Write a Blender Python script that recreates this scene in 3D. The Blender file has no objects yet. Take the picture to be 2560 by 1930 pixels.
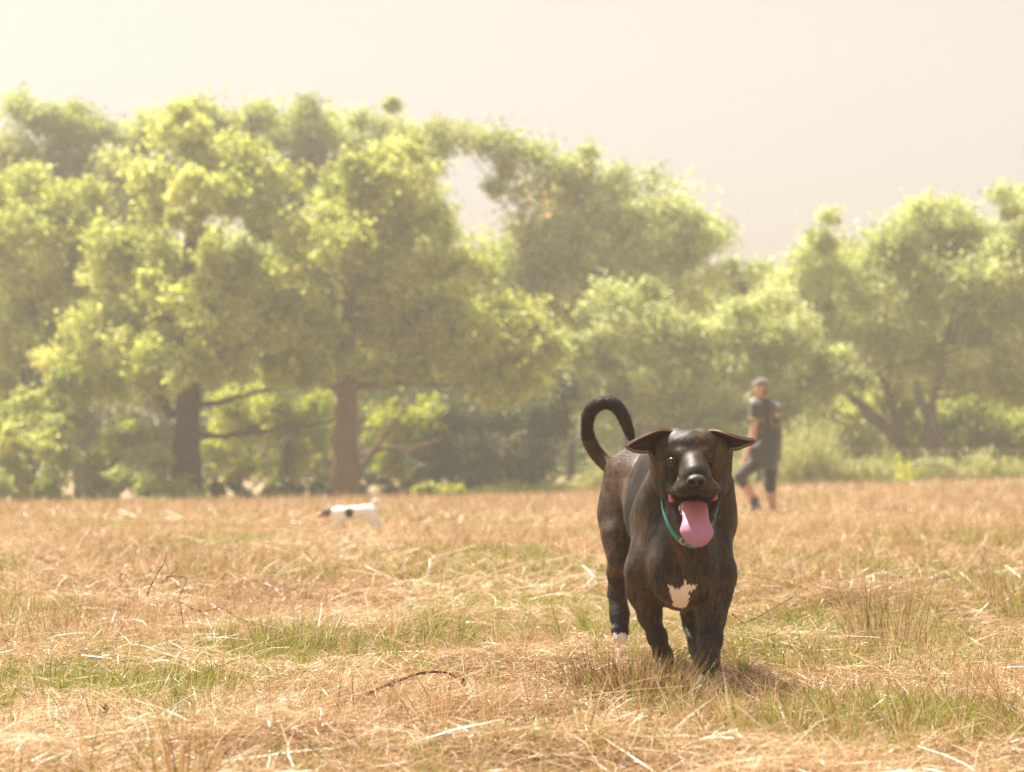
import bpy, math
import numpy as np
from mathutils import Vector, Euler

# ------------------------------------------------------------------ camera, sky, sun, exposure
S = bpy.context.scene
FPX = 85.0 / 36.0 * 2560.0
TH = math.atan((1177 - 965) / FPX)
CAM = np.array([0.0, 0.0, 0.55])
cd = bpy.data.cameras.new('camera'); cam = bpy.data.objects.new('camera', cd)
S.collection.objects.link(cam); S.camera = cam
cam.location = CAM; cam.rotation_euler = (math.radians(90) + TH, 0, 0)
cd.lens = 85; cd.sensor_width = 36; cd.clip_start = 0.05; cd.clip_end = 2000
cd.dof.use_dof = True; cd.dof.focus_distance = 5.93; cd.dof.aperture_fstop = 5.0

SUN_EL, SUN_AZ = math.radians(61), math.radians(-46)      # azimuth measured from +Y (behind the scene) towards +X
sdir = Vector((math.sin(SUN_AZ) * math.cos(SUN_EL), math.cos(SUN_AZ) * math.cos(SUN_EL), math.sin(SUN_EL)))
W = bpy.data.worlds.new('World'); S.world = W; W.use_nodes = True
wn, wl = W.node_tree.nodes, W.node_tree.links
bg = wn['Background']; sky = wn.new('ShaderNodeTexSky'); sky.sky_type = 'NISHITA'; sky.sun_disc = False
sky.sun_elevation = SUN_EL; sky.sun_rotation = SUN_AZ; sky.air_density = 1.0; sky.dust_density = 4.0; sky.ozone_density = 0.6
mixw = wn.new('ShaderNodeMix'); mixw.data_type = 'RGBA'; mixw.inputs[0].default_value = 0.72
wl.new(sky.outputs[0], mixw.inputs[6]); mixw.inputs[7].default_value = (3.25, 2.75, 2.12, 1)
wl.new(mixw.outputs[2], bg.inputs[0]); bg.inputs[1].default_value = 0.104
sl = bpy.data.lights.new('sun', 'SUN'); sun = bpy.data.objects.new('sun', sl); S.collection.objects.link(sun)
sl.energy = 5.0; sl.angle = math.radians(0.5); sl.color = (1.0, 0.93, 0.82)
sun.rotation_euler = sdir.to_track_quat('Z', 'Y').to_euler()
S.view_settings.view_transform = 'Standard'; S.view_settings.look = 'None'
S.view_settings.exposure = 1.27; S.view_settings.gamma = 1
S.cycles.use_denoising = True; S.cycles.denoising_prefilter = 'NONE'; S.cycles.volume_bounces = 0; S.cycles.max_bounces = 10
S.cycles.diffuse_bounces = 6; S.cycles.glossy_bounces = 2; S.cycles.transmission_bounces = 6
S.cycles.sample_clamp_indirect = 6; S.cycles.sample_clamp_direct = 12

R = np.random.default_rng(11)
CT, ST = math.cos(TH), math.sin(TH)

def P(px, py, Y):
    """pixel of the 2560x1930 frame and world depth Y -> world point"""
    px, py, Y = np.broadcast_arrays(np.asarray(px, float), np.asarray(py, float), np.asarray(Y, float))
    a = (px - 1280) / FPX; b = (965 - py) / FPX
    t = Y / (CT - b * ST)
    return np.stack([t * a, Y, CAM[2] + t * (ST + b * CT)], -1)

def M(px, Y): return px * Y / FPX          # pixels at depth -> metres

# ------------------------------------------------------------------ noise
def vnoise(x, y, seed=0):
    xi = np.floor(x).astype(np.int64); yi = np.floor(y).astype(np.int64); xf = x - xi; yf = y - yi
    def h(a, b):
        n = (a * 374761393 + b * 668265263 + seed * 974711) & 0xffffffff
        n = ((n ^ (n >> 13)) * 1274126177) & 0xffffffff
        return ((n ^ (n >> 16)) & 0xffff) / 65535.0
    u = xf * xf * (3 - 2 * xf); v = yf * yf * (3 - 2 * yf)
    return (h(xi, yi) * (1 - u) + h(xi + 1, yi) * u) * (1 - v) + (h(xi, yi + 1) * (1 - u) + h(xi + 1, yi + 1) * u) * v

def fbm(x, y, seed=0, o=4):
    s = 0; a = 0.5
    for k in range(o):
        s = s + a * vnoise(x * 2 ** k, y * 2 ** k, seed + k * 7); a *= 0.5
    return s / (1 - 0.5 ** o)

def sstep(a, b, x):
    t = np.clip((x - a) / (b - a), 0, 1); return t * t * (3 - 2 * t)

def ground_at(px, py): Y = CAM[2] * FPX / (py - 1177); return (px - 1280) / FPX * Y, Y
FLATS = [(-1.48, 21.8, 2.4, -.003), (-1.3, 18.4, 1.6, -.06), (3.0, 28.7, 3.2, .008), (.42, 6.05, .75, -.022)]   # x, y, radius, height: where the dogs and the person tread
BUMPS = []                                   # x, y, rx, ry, h
for px, py, rx, ry, h in [(2150, 1560, .42, .55, .075), (1130, 1850, .30, .14, -.04), (230, 1560, .5, .45, .05), (900, 1480, .8, .5, .035),
                          (1180, 1400, 1.0, .8, .05), (640, 1900, .5, .2, .03), (1500, 1930, .5, .15, .03), (2450, 1380, 1.3, 1.2, .08), (1560, 1800, .16, .16, .03),
                          (300, 1700, .3, .12, -.03), (500, 1400, 1.5, .8, .06)]:
    x, y = ground_at(px, py); BUMPS.append((x, y, rx, ry, h))
def terrain(x, y):
    z = (fbm(x * .9, y * .9, 3) - .5) * .07 * sstep(3, 9, y) + (fbm(x * 2.7, y * 2.7, 9) - .5) * .05
    z = z + (fbm(x * .13, y * .13, 21) - .5) * .16 * sstep(10, 30, y)
    for bx, by, rx, ry, h in BUMPS: z = z + h * np.exp(-((x - bx) / rx) ** 2 - ((y - by) / ry) ** 2)
    k = sstep(26, 47, y)
    z = z + k * (.03 + .031 * np.clip(x, -15, 15)) - .012
    for fx, fy, fr, fz in FLATS:
        f = np.exp(-(((x - fx) ** 2 + (y - fy) ** 2) / fr ** 2) ** 2) * .9; z = z * (1 - f) + fz * f
    return z

# ------------------------------------------------------------------ mesh helpers
def mesh(name, V, F, mats, parent=None, base=None, smooth=False, attrs=None, midx=None):
    me = bpy.data.meshes.new(name)
    V = np.asarray(V, np.float32)
    if base is not None: V = V - np.asarray(base, np.float32)
    groups = F if isinstance(F, list) and len(F) and isinstance(F[0], np.ndarray) else [np.asarray(F)]
    me.vertices.add(len(V)); me.vertices.foreach_set('co', V.ravel())
    tot = np.concatenate([np.full(len(g), g.shape[1], np.int32) for g in groups])
    li = np.concatenate([g.ravel() for g in groups]).astype(np.int32)
    me.loops.add(len(li)); me.loops.foreach_set('vertex_index', li)
    me.polygons.add(len(tot)); st = np.concatenate([[0], np.cumsum(tot)[:-1]]).astype(np.int32)
    me.polygons.foreach_set('loop_start', st); me.polygons.foreach_set('loop_total', tot)
    if smooth: me.polygons.foreach_set('use_smooth', np.ones(len(tot), bool))
    for m in (mats if isinstance(mats, (list, tuple)) else [mats]): me.materials.append(m)
    if midx is not None: me.polygons.foreach_set('material_index', np.asarray(midx, np.int32))
    for k, v in (attrs or {}).items():
        v = np.asarray(v, np.float32)
        if v.ndim == 1:
            a = me.attributes.new(k, 'FLOAT', 'POINT'); a.data.foreach_set('value', v)
        else:
            if v.shape[1] == 3: v = np.concatenate([v, np.ones((len(v), 1), np.float32)], 1)
            a = me.attributes.new(k, 'FLOAT_COLOR', 'POINT'); a.data.foreach_set('color', v.ravel())
    me.update(); me.validate()
    o = bpy.data.objects.new(name, me); S.collection.objects.link(o)
    if parent is not None: o.parent = parent
    return o

def tag(o, label=None, cat=None, group=None, kind=None):
    for k, v in (('label', label), ('category', cat), ('group', group), ('kind', kind)):
        if v: o[k] = v
    return o

def empty(name, loc, label=None, cat=None, group=None):
    o = bpy.data.objects.new(name, None); S.collection.objects.link(o); o.location = [float(c) for c in loc]
    o.empty_display_size = .1
    return tag(o, label, cat, group)

class Geo:
    def __init__(s): s.V = []; s.F = []; s.n = 0; s.A = []
    def add(s, V, F, a=0.0):
        V = np.asarray(V, float).reshape(-1, 3); s.V.append(V); s.F.append(np.asarray(F) + s.n); s.n += len(V)
        s.A.append(np.full(len(V), a))
    def tube(s, pts, rad, n=8, a=0.0, caps=True, wob=0.0):
        pts = np.asarray(pts, float); rad = np.broadcast_to(np.asarray(rad, float), (len(pts),))
        T = np.gradient(pts, axis=0); T /= np.linalg.norm(T, axis=1)[:, None] + 1e-12
        up = np.array([0, 0, 1.0]) if abs(T[0, 2]) < .9 else np.array([1.0, 0, 0])
        rings = []
        N = np.cross(up, T[0]); N /= np.linalg.norm(N)
        for i in range(len(pts)):
            N = N - T[i] * N.dot(T[i]); N /= np.linalg.norm(N); B = np.cross(T[i], N)
            an = np.arange(n) / n * 2 * np.pi
            r = rad[i] * (1 + wob * R.normal(size=n))
            rings.append(pts[i] + (np.cos(an) * r)[:, None] * N + (np.sin(an) * r)[:, None] * B)
        V = np.concatenate(rings + ([pts[:1] - T[:1] * rad[0] * .5, pts[-1:] + T[-1:] * rad[-1] * .5] if caps else []))
        i = np.arange(n); j = (i + 1) % n; F = []
        for k in range(len(pts) - 1): F.append(np.stack([k * n + i, k * n + j, (k + 1) * n + j, (k + 1) * n + i], 1))
        s.add(V, np.concatenate(F), a)
        if caps:
            a0 = len(pts) * n; b0 = s.n - len(V); L = (len(pts) - 1) * n
            s.F.append(np.stack([j, i, np.full(n, a0), np.full(n, a0)], 1) + b0)
            s.F.append(np.stack([L + i, L + j, np.full(n, a0 + 1), np.full(n, a0 + 1)], 1) + b0)
    def build(s, name, mat, parent=None, base=None, smooth=True, attr='tint'):
        F = np.concatenate(s.F); q = F[:, 2] != F[:, 3]; G = [F[q]]
        if (~q).any(): G.append(F[~q][:, :3])
        return mesh(name, np.concatenate(s.V), G, mat, parent, base, smooth, {attr: np.concatenate(s.A)})

def curve(pts, n=12):
    """Catmull-Rom through points"""
    p = np.asarray(pts, float); p = np.vstack([2 * p[0] - p[1], p, 2 * p[-1] - p[-2]]); out = []
    for i in range(1, len(p) - 2):
        for t in np.linspace(0, 1, n, endpoint=False):
            out.append(.5 * (2 * p[i] + (p[i + 1] - p[i - 1]) * t + (2 * p[i - 1] - 5 * p[i] + 4 * p[i + 1] - p[i + 2]) * t ** 2 + (3 * p[i] - p[i - 1] - 3 * p[i + 1] + p[i + 2]) * t ** 3))
    out.append(p[-2]); return np.array(out)

# ------------------------------------------------------------------ materials
class Mt:
    def __init__(s, name):
        s.m = bpy.data.materials.new(name); s.m.use_nodes = True; s.t = s.m.node_tree; s.n = s.t.nodes; s.l = s.t.links
        s.b = s.n['Principled BSDF']; s.o = s.n['Material Output']
    def node(s, t, **k):
        n = s.n.new(t)
        for a, v in k.items(): setattr(n, a, v)
        return n
    def ramp(s, fac, stops):
        r = s.node('ShaderNodeValToRGB'); e = r.color_ramp.elements
        while len(e) < len(stops): e.new(.5)
        for x, (p, c) in zip(e, stops): x.position = p; x.color = (*c, 1)
        s.l.new(fac, r.inputs[0]); return r.outputs[0]
    def attr(s, name, out='Fac'):
        a = s.node('ShaderNodeAttribute', attribute_name=name); return a.outputs[out]
    def noise(s, scale, detail=4, vec=None, rough=.6, sc=None):
        n = s.node('ShaderNodeTexNoise'); n.inputs['Scale'].default_value = scale; n.inputs['Detail'].default_value = detail
        n.inputs['Roughness'].default_value = rough
        v = vec or s.node('ShaderNodeTexCoord').outputs['Object']
        if sc:
            mp = s.node('ShaderNodeMapping'); mp.inputs['Scale'].default_value = sc; s.l.new(v, mp.inputs[0]); v = mp.outputs[0]
        s.l.new(v, n.inputs['Vector']); return n.outputs[0]
    def mix(s, f, a, b):
        m = s.node('ShaderNodeMix', data_type='RGBA')
        for i, v in ((0, f), (6, a), (7, b)):
            if isinstance(v, (int, float)): m.inputs[i].default_value = v
            elif isinstance(v, tuple): m.inputs[i].default_value = (*v, 1)
            else: s.l.new(v, m.inputs[i])
        return m.outputs[2]
    def math(s, op, a, b=0.0):
        m = s.node('ShaderNodeMath', operation=op)
        for i, v in enumerate((a, b)):
            if isinstance(v, (int, float)): m.inputs[i].default_value = v
            else: s.l.new(v, m.inputs[i])
        return m.outputs[0]
    def col(s, c):
        if isinstance(c, tuple): s.b.inputs['Base Color'].default_value = (*c, 1)
        else: s.l.new(c, s.b.inputs['Base Color'])
        return s
    def bump(s, h, strength=.5, dist=.01):
        b = s.node('ShaderNodeBump'); b.inputs['Strength'].default_value = strength; b.inputs['Distance'].default_value = dist
        s.l.new(h, b.inputs['Height']); s.l.new(b.outputs[0], s.b.inputs['Normal']); return s
    def set(s, **k):
        for a, v in k.items(): s.b.inputs[a.replace('_', ' ')].default_value = v
        return s

def leafy(name, stops, trans=.5, tstops=None, rough=.45, spec=.4):
    m = Mt(name); f = m.attr('tint'); c = m.ramp(f, stops); m.col(c).set(Roughness=rough)
    m.b.inputs['Specular IOR Level'].default_value = spec
    t = m.node('ShaderNodeBsdfTranslucent'); m.l.new(m.ramp(f, tstops or stops), t.inputs[0])
    mx = m.node('ShaderNodeMixShader'); mx.inputs[0].default_value = trans
    m.l.new(m.b.outputs[0], mx.inputs[1]); m.l.new(t.outputs[0], mx.inputs[2]); m.l.new(mx.outputs[0], m.o.inputs[0])
    return m.m

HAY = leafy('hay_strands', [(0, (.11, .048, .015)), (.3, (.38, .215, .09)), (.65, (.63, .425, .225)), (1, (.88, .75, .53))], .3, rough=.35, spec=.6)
GRASS = leafy('green_blades', [(0, (.07, .10, .010)), (.5, (.24, .29, .03)), (1, (.48, .45, .12))], .45, rough=.4)
def ground_mat():
    m = Mt('field_soil'); n = m.noise(2.0, 6); n2 = m.noise(30, 5)
    c = m.ramp(n, [(.3, (.30, .21, .10)), (.55, (.43, .29, .16)), (.7, (.50, .36, .21))])
    c = m.mix(m.math('MULTIPLY', n2, .6), c, (.24, .13, .05)); m.col(c).set(Roughness=.9); m.bump(n2, .8, .02); return m.m
SOIL = ground_mat()
def bark(name, a, b, c):
    m = Mt(name); n = m.noise(6, 6, sc=(1, 1, .25)); n2 = m.noise(28, 5, sc=(1, 1, .2))
    m.col(m.mix(n2, m.ramp(n, [(.3, a), (.5, b), (.7, c)]), a)).set(Roughness=.9); m.bump(n2, 1.0, .04); return m.m
BARK = bark('dark_bark', (.035, .027, .02), (.07, .055, .04), (.11, .09, .065))
BARK_BROWN = bark('brown_bark', (.13, .07, .035), (.24, .13, .07), (.33, .19, .10))
BARK_GREY = bark('grey_bark', (.10, .085, .06), (.18, .15, .11), (.28, .24, .18))
LEAF_A = leafy('leaf_yellow_green', [(0, (.14, .20, .03)), (.5, (.46, .54, .11)), (1, (.78, .80, .28))], .6, [(0, (.30, .36, .03)), (.5, (.64, .66, .13)), (1, (.9, .86, .32))])
LEAF_B = leafy('leaf_mid_green', [(0, (.13, .18, .03)), (.5, (.32, .40, .09)), (1, (.55, .60, .22))], .55, [(0, (.25, .3, .04)), (.5, (.55, .6, .12)), (1, (.8, .8, .3))])
LEAF_C = leafy('leaf_silver_green', [(0, (.24, .31, .08)), (.5, (.56, .65, .24)), (1, (.74, .76, .48))], .58, [(0, (.32, .38, .08)), (.5, (.64, .68, .22)), (1, (.88, .88, .5))], rough=.42, spec=.6)
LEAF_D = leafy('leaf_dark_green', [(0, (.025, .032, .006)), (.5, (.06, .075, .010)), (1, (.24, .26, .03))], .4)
LEAF_E = leafy('leaf_turning', [(0, (.2, .25, .05)), (.5, (.50, .56, .16)), (.88, (.66, .60, .22)), (1, (.75, .38, .16))], .6)
LEAF_F = leafy('leaf_fresh_green', [(0, (.12, .16, .01)), (.5, (.34, .40, .03)), (1, (.6, .62, .12))], .6, [(0, (.25, .3, .01)), (.5, (.56, .60, .04)), (1, (.85, .85, .2))])
WEED = leafy('pale_weeds', [(0, (.16, .20, .04)), (.5, (.42, .46, .14)), (1, (.72, .62, .34))], .5)
# ------------------------------------------------------------------ ground
def grid(xs, ys, zf):
    X, Yg = np.meshgrid(xs, ys); V = np.stack([X, Yg, zf(X, Yg)], -1).reshape(-1, 3)
    nx = len(xs); i = np.arange(len(ys) - 1)[:, None] * nx + np.arange(nx - 1)[None]; i = i.ravel()
    return V, np.stack([i, i + 1, i + nx + 1, i + nx], 1)
ys = np.concatenate([[-60, -20, -5, 0], np.arange(2.0, 12, .06), np.arange(12, 62, .35), [66, 75, 90, 120, 200, 400, 900]])
xs = np.concatenate([[-600, -200, -80, -40], np.arange(-22, -3, .5), np.arange(-3, 3, .06), np.arange(3, 22.1, .5), [40, 80, 200, 600]])
V, F = grid(xs, ys, terrain)
tag(mesh('ground', V, F, SOIL, smooth=True), kind='structure')

# ------------------------------------------------------------------ grass
def ribbons(root, d, L, w, bend, segs, wdir=None, tip=.15):
    n = len(root); d = d / np.linalg.norm(d, axis=1)[:, None]
    if wdir is None: wdir = R.normal(size=(n, 3))
    s = np.cross(d, wdir); s /= np.linalg.norm(s, axis=1)[:, None] + 1e-9
    Vs = []
    for k in range(segs + 1):
        u = k / segs; c = root + d * (L * u)[:, None] + bend * (u * u)
        ww = (w * (1 - (1 - tip) * u ** 1.5) * .5)[:, None]
        Vs += [c - s * ww, c + s * ww]
    V = np.stack(Vs, 1).reshape(-1, 3); m = 2 * (segs + 1)
    b = (np.arange(n) * m)[:, None]; F = []
    for k in range(segs): F.append(b + np.array([2 * k, 2 * k + 1, 2 * k + 3, 2 * k + 2])[None])
    return V, np.stack(F, 1).reshape(-1, 4), m

def tread(x, y):      # grass pressed down where the animals and the person walk
    f = np.ones_like(x)
    for fx, fy, fr, fz in FLATS:
        fr = min(fr, 2.4); f = f * (1 - .86 * np.exp(-(((x - fx) / fr) ** 2 + ((y - fy) / fr) ** 2) ** 2))
    return f

def field_points(n, y0, y1, p=1.0):
    t = R.random(n); Y = y0 * (y1 / y0) ** t
    X = (R.random(n) * 2 - 1) * (Y * .2118 * 1.12 + .35)
    return X, Y

GREEN = []       # screen places of green tufts -> x, y, rx, ry, amount
for px, py, rx, ry, a in [(640, 1625, .20, .28, 1.2), (790, 1600, .16, .2, .8), (1090, 1615, .16, .15, .8), (1650, 1800, .16, .35, .7), (1500, 1830, .15, .3, .3), (2120, 1850, .30, .5, .75),
                          (2350, 1780, .3, .5, .6), (2500, 1560, .4, .6, .7), (2020, 1440, .25, .5, .7), (1900, 1500, .35, .5, .6), (40, 1640, .2, .35, .8), (470, 1870, .10, .25, .8),
                          (330, 1720, .22, .16, .55), (1900, 1560, .3, .3, .4), (2420, 1480, .6, 1.2, .8), (1300, 1480, .4, .5, .4), (800, 1420, 1.6, .8, .4),
                          (200, 1420, 1.6, .6, .4), (1750, 1900, .3, .2, .35), (1050, 1690, .1, .1, .3), (1250, 1340, 3, 2, .25), (600, 1330, 3, 2, .3)]:
    x, y = ground_at(px, py); GREEN.append((x, y, rx, ry, a))
def green_mask(x, y):
    g = .22 + .75 * sstep(.47, .62, fbm(x * 1.1, y * .8, 77))
    for gx, gy, rx, ry, a in GREEN: g = g + a * np.exp(-((x - gx) / rx) ** 2 - ((y - gy) / ry) ** 2)
    return np.clip(g * (.35 + 1.1 * vnoise(x * 6, y * 6, 5)), 0, 1)

def hay():
    Vs, Fs, As, n0 = [], [], [], 0
    for n, y0, y1, seg, L0, L1, w0, w1, up in [(420000, 4.0, 9.5, 3, .025, .125, .0010, .0026, .14), (200000, 9.5, 24, 2, .06, .22, .003, .0055, .3), (150000, 24, 56, 1, .08, .22, .008, .014, .6)]:
        X, Y = field_points(n, y0, y1)
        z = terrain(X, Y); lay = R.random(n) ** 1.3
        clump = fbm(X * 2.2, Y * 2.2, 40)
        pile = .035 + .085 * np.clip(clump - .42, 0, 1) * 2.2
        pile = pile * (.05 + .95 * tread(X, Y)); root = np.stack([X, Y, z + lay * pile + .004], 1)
        az = R.random(n) * 2 * np.pi + (fbm(X * 1.5, Y * 1.5, 50) - .5) * 3
        # strands lean together inside a swirl
        swirl = (fbm(X * 1.1 + 5, Y * 1.1, 61) - .5) * 9
        az = np.where(R.random(n) < .35, swirl + R.normal(size=n) * .7, az)
        el = R.normal(size=n) * .38 + up * R.random(n)
        d = np.stack([np.cos(az) * np.cos(el), np.sin(az) * np.cos(el), np.sin(el)], 1)
        L = (L0 + (L1 - L0) * R.random(n) ** 2) * (.5 + .5 * tread(X, Y))
        w = w0 + (w1 - w0) * R.random(n) ** 2
        bend = R.normal(size=(n, 3)) * (L * .42)[:, None]; bend[:, 2] = -np.abs(bend[:, 2]) * .6
        wd = R.normal(size=(n, 3)); 
        V, F, m = ribbons(root, d, L, w, bend, seg, wd, .5)
        tint = np.clip(-.02 + .85 * lay + R.normal(size=n) * .24 + (fbm(X * .8, Y * .8, 91) - .5) * .5, 0, 1)  # deeper strands tinted darker: shade in the gaps put into the colour
        Vs.append(V); Fs.append(F + n0); As.append(np.repeat(tint, m)); n0 += len(V)
    # long pale stalks lying on top
    n = 300; X, Y = field_points(n, 4.1, 12); az = R.random(n) * 6.283; el = R.random(n) * .45
    root = np.stack([X, Y, terrain(X, Y) + .03 + .04 * R.random(n)], 1)
    d = np.stack([np.cos(az) * np.cos(el), np.sin(az) * np.cos(el), np.sin(el)], 1); L = .08 + .22 * R.random(n) ** 2
    bend = R.normal(size=(n, 3)) * (L * .18)[:, None]; bend[:, 2] = -np.abs(bend[:, 2])
    V, F, m = ribbons(root, d, L, .0011 + .0009 * R.random(n), bend, 4, None, .6)
    Vs.append(V); Fs.append(F + n0); As.append(np.repeat(.75 + .25 * R.random(n), m)); n0 += len(V)
    return np.concatenate(Vs), np.concatenate(Fs), np.concatenate(As)
V, F, A = hay()
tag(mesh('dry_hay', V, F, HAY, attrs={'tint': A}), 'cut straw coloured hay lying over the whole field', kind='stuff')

def standing(green):
    Vs, Fs, As, n0 = [], [], [], 0
    for n, y0, y1, seg, hh, w0, w1 in [(150000 if green else 42000, 4.0, 11, 3, .085 if green else .13, .0016, .0034), (110000 if green else 60000, 11, 26, 2, .11 if green else .15, .004, .007), (90000 if green else 60000, 26, 54, 1, .12 if green else .2, .009, .015)]:
        X, Y = field_points(n, y0, y1)
        g = green_mask(X, Y) if green else np.clip(.25 + .9 * sstep(.45, .62, fbm(X * .7, Y * .7, 33)) + .5 * sstep(11, 20, Y), 0, 1)
        k = R.random(n) < g * (.9 if green else .8); X, Y, g = X[k], Y[k], g[k]; n = len(X)
        # gather blades into tufts
        q = .10; cx = (np.floor(X / q) + vnoise(np.floor(X / q) + .5, np.floor(Y / q) + .5, 8)) * q; cy = (np.floor(Y / q) + vnoise(np.floor(X / q) + .5, np.floor(Y / q) + .5, 18)) * q
        t = np.where(Y < 14, .55, 0); X = X * (1 - t) + cx * t; Y2 = Y * (1 - t) + cy * t
        el = np.pi / 2 - np.abs(R.normal(size=n)) * (.38 if green else .42); az = R.random(n) * 6.283
        d = np.stack([np.cos(az) * np.cos(el), np.sin(az) * np.cos(el), np.sin(el)], 1)
        L = hh * (.35 + R.random(n) * .9) * (.6 + .6 * g) * tread(X, Y); w = w0 + (w1 - w0) * R.random(n)
        bend = np.stack([np.cos(az), np.sin(az), -R.random(n)], 1) * (L * .45 * R.random(n))[:, None]
        root = np.stack([X, Y2, terrain(X, Y2) + .005], 1)
        V, F, m = ribbons(root, d, L, w, bend, seg, np.stack([R.normal(size=n) * .4, np.ones(n), R.normal(size=n) * .2], 1), .12)
        Vs.append(V); Fs.append(F + n0); As.append(np.repeat(np.clip(R.normal(size=n) * .22 + .5, 0, 1), m)); n0 += len(V)
    return np.concatenate(Vs), np.concatenate(Fs), np.concatenate(As)
V, F, A = standing(True)
tag(mesh('green_grass', V, F, GRASS, attrs={'tint': A}), 'short green grass coming up through the hay', kind='stuff')
V, F, A = standing(False)
tag(mesh('standing_dry_grass', V, F, HAY, attrs={'tint': np.clip(A * 1.05, 0, 1)}), 'thin dry stems still standing in the field', kind='stuff')

# tufts one can point at: base pixel, depth, radius, blades, height, green share
def tuft(px, py, rad, n, h, gs, label, lean=.3, name='grass_tuft', cat='grass tuft', wid=.0026, tm=.36):
    x, y = ground_at(px, py); base = np.array([x, y, terrain(x, y)])
    o = empty(name, base, label, cat, 'tufts of tall grass in the field')
    for part, k, mat in (('dry_stems', int(n * (1 - gs)), HAY), ('green_leaves', int(n * gs), GRASS)):
        if k < 3: continue
        r = rad * R.random(k) ** .7; a = R.random(k) * 6.283
        rx = x + np.cos(a) * r; ry = y + np.sin(a) * r
        an = a + R.normal(size=k) * .7; el = np.pi / 2 - np.abs(R.normal(size=k)) * lean
        d = np.stack([np.cos(an) * np.cos(el), np.sin(an) * np.cos(el), np.sin(el)], 1)
        L = h * (.3 + .75 * R.random(k)); bend = np.stack([np.cos(an), np.sin(an), -R.random(k)], 1) * (L * .4 * R.random(k))[:, None]
        V, F, m = ribbons(np.stack([rx, ry, terrain(rx, ry) - .005], 1), d, L, wid * (.5 + .8 * R.random(k)), bend, 4, np.stack([R.normal(size=k) * .4, np.ones(k), R.normal(size=k) * .2], 1), .1)
        mesh(part, V, F, mat, o, base, attrs={'tint': np.repeat(np.clip(tm + R.normal(size=k) * .28, 0, 1), m)})
    return o
tuft(1580, 1805, .125, 2400, .165, .25, 'dense shade-tinted tuft of straw and green blades under the big dog', .45, tm=.14)  # low tint paints the dog's shade into these blades
tuft(1715, 1780, .09, 700, .07, .3, 'low tuft of mixed grass around the big dog front paw', .6)
tuft(2215, 1640, .12, 260, .36, .12, 'tall thin straw stalks rising from the hay mound on the right', .16, wid=.0020)
tuft(640, 1660, .24, 800, .13, .75, 'broad low green tuft among hay left of centre', .4)
tuft(1100, 1625, .18, 420, .10, .7, 'flat green tuft in the hay left of the big dog', .4)
tuft(2010, 1500, .12, 260, .22, .5, 'upright green and straw tuft right of the big dog', .22)
tuft(2130, 1900, .2, 420, .14, .55, 'green tuft in the bottom right foreground', .4)
tuft(455, 2010, .05, 46, .27, .15, 'blurred tall stalks close to the camera at bottom left', .12, wid=.003)
tuft(2540, 1560, .15, 200, .3, .4, 'tall grass stems at the right picture edge', .25)
tuft(560, 1440, .2, 200, .10, .2, 'small brownish tuft in the blurred middle field', .5)

def stick(name, pts, r0, r1, mat, label, cat, knobs=0):
    pts = curve(pts, 8); g = Geo(); g.tube(pts, np.linspace(r0, r1, len(pts)), 7, wob=.12)
    b = pts[0]; o = g.build(name, mat, None, b); o.location = b; tag(o, label, cat)
    if knobs:
        for i in np.linspace(len(pts) // 5, len(pts) - 2, knobs).astype(int):
            k = Geo(); p = pts[i]; q = R.normal(size=3) * r0 * 2
            k.tube([p - q, p, p + q], [r0 * .6, r0 * 2.2, r0 * .5], 6); k.build('seed_knot', mat, o, b)
    return o
TWIG = bark('red_twig', (.16, .05, .02), (.30, .11, .05), (.38, .17, .08))
STEM = bark('dry_brown_stem', (.10, .06, .03), (.20, .12, .06), (.30, .2, .1))
def onground(px, py, up=0.0):
    x, y = ground_at(px, py + 0.0); return np.array([x, y, terrain(x, y) + .062 + up])
stick('dry_twig', [onground(905, 1785), onground(1000, 1765, .012), onground(1060, 1752, .018), onground(1120, 1748, .015), onground(1165, 1753, 0)], .0042, .0028, TWIG, 'curved reddish twig lying on the hay near the bottom centre', 'twig', 2)
Y = 7.6
stick('dry_stalk', [P(368, 1490, Y), P(372, 1476, Y), P(395, 1432, Y), P(411, 1405, Y), P(417, 1382, Y)], .0022, .0012, STEM, 'upright bent dry stem standing alone in the left field', 'dry stem', 1)
Y = 7.4
stick('bramble_stem', [P(458, 1560, Y) , P(452, 1520, Y), P(448, 1495, Y), P(465, 1450, Y), P(440, 1440, Y), P(415, 1442, Y)], .0013, .0008, STEM, 'thin knotted bramble stem curling up beside the green tuft', 'bramble', 4)
stick('bramble_stem', [P(450, 1505, Y), P(500, 1528, Y + .1), P(555, 1520, Y), P(600, 1548, Y - .1), P(680, 1572, Y - .2), P(745, 1602, Y - .3)], .0013, .0008, STEM, 'long brown bramble stem trailing over the green tuft', 'bramble', 6)
stick('bramble_stem', [P(2020, 1470, 6.6), P(1960, 1505, 6.5), P(1870, 1555, 6.4), P(1850, 1552, 6.3), P(1830, 1535, 6.3)], .0012, .0008, TWIG, 'thin red bramble stem arching right of the big dog', 'bramble', 4)
def weed(px, py, h, label):
    x, y = ground_at(px, py); b = np.array([x, y, terrain(x, y)]); g = Geo()
    pts = curve([b, b + [0.004, 0, h * .5], b + [.012, 0, h]], 6); g.tube(pts, np.linspace(.0035, .0012, len(pts)), 6)
    o = g.build('dark_weed', STEM, None, b); o.location = b; tag(o, label, 'weed')
    n = 60; i = R.integers(2, len(pts) - 1, n); d = R.normal(size=(n, 3)); d[:, 2] = np.abs(d[:, 2]) + .8
    V, F, m = ribbons(pts[i], d, h * (.12 + .12 * R.random(n)), np.full(n, .006), np.zeros((n, 3)), 2, None, .2)
    mesh('leaf_cluster', V, F, LEAF_D, o, b, attrs={'tint': np.repeat(R.random(n), m)})
weed(258, 1830, .08, 'small dark upright weed in the hay at bottom left')
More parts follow.
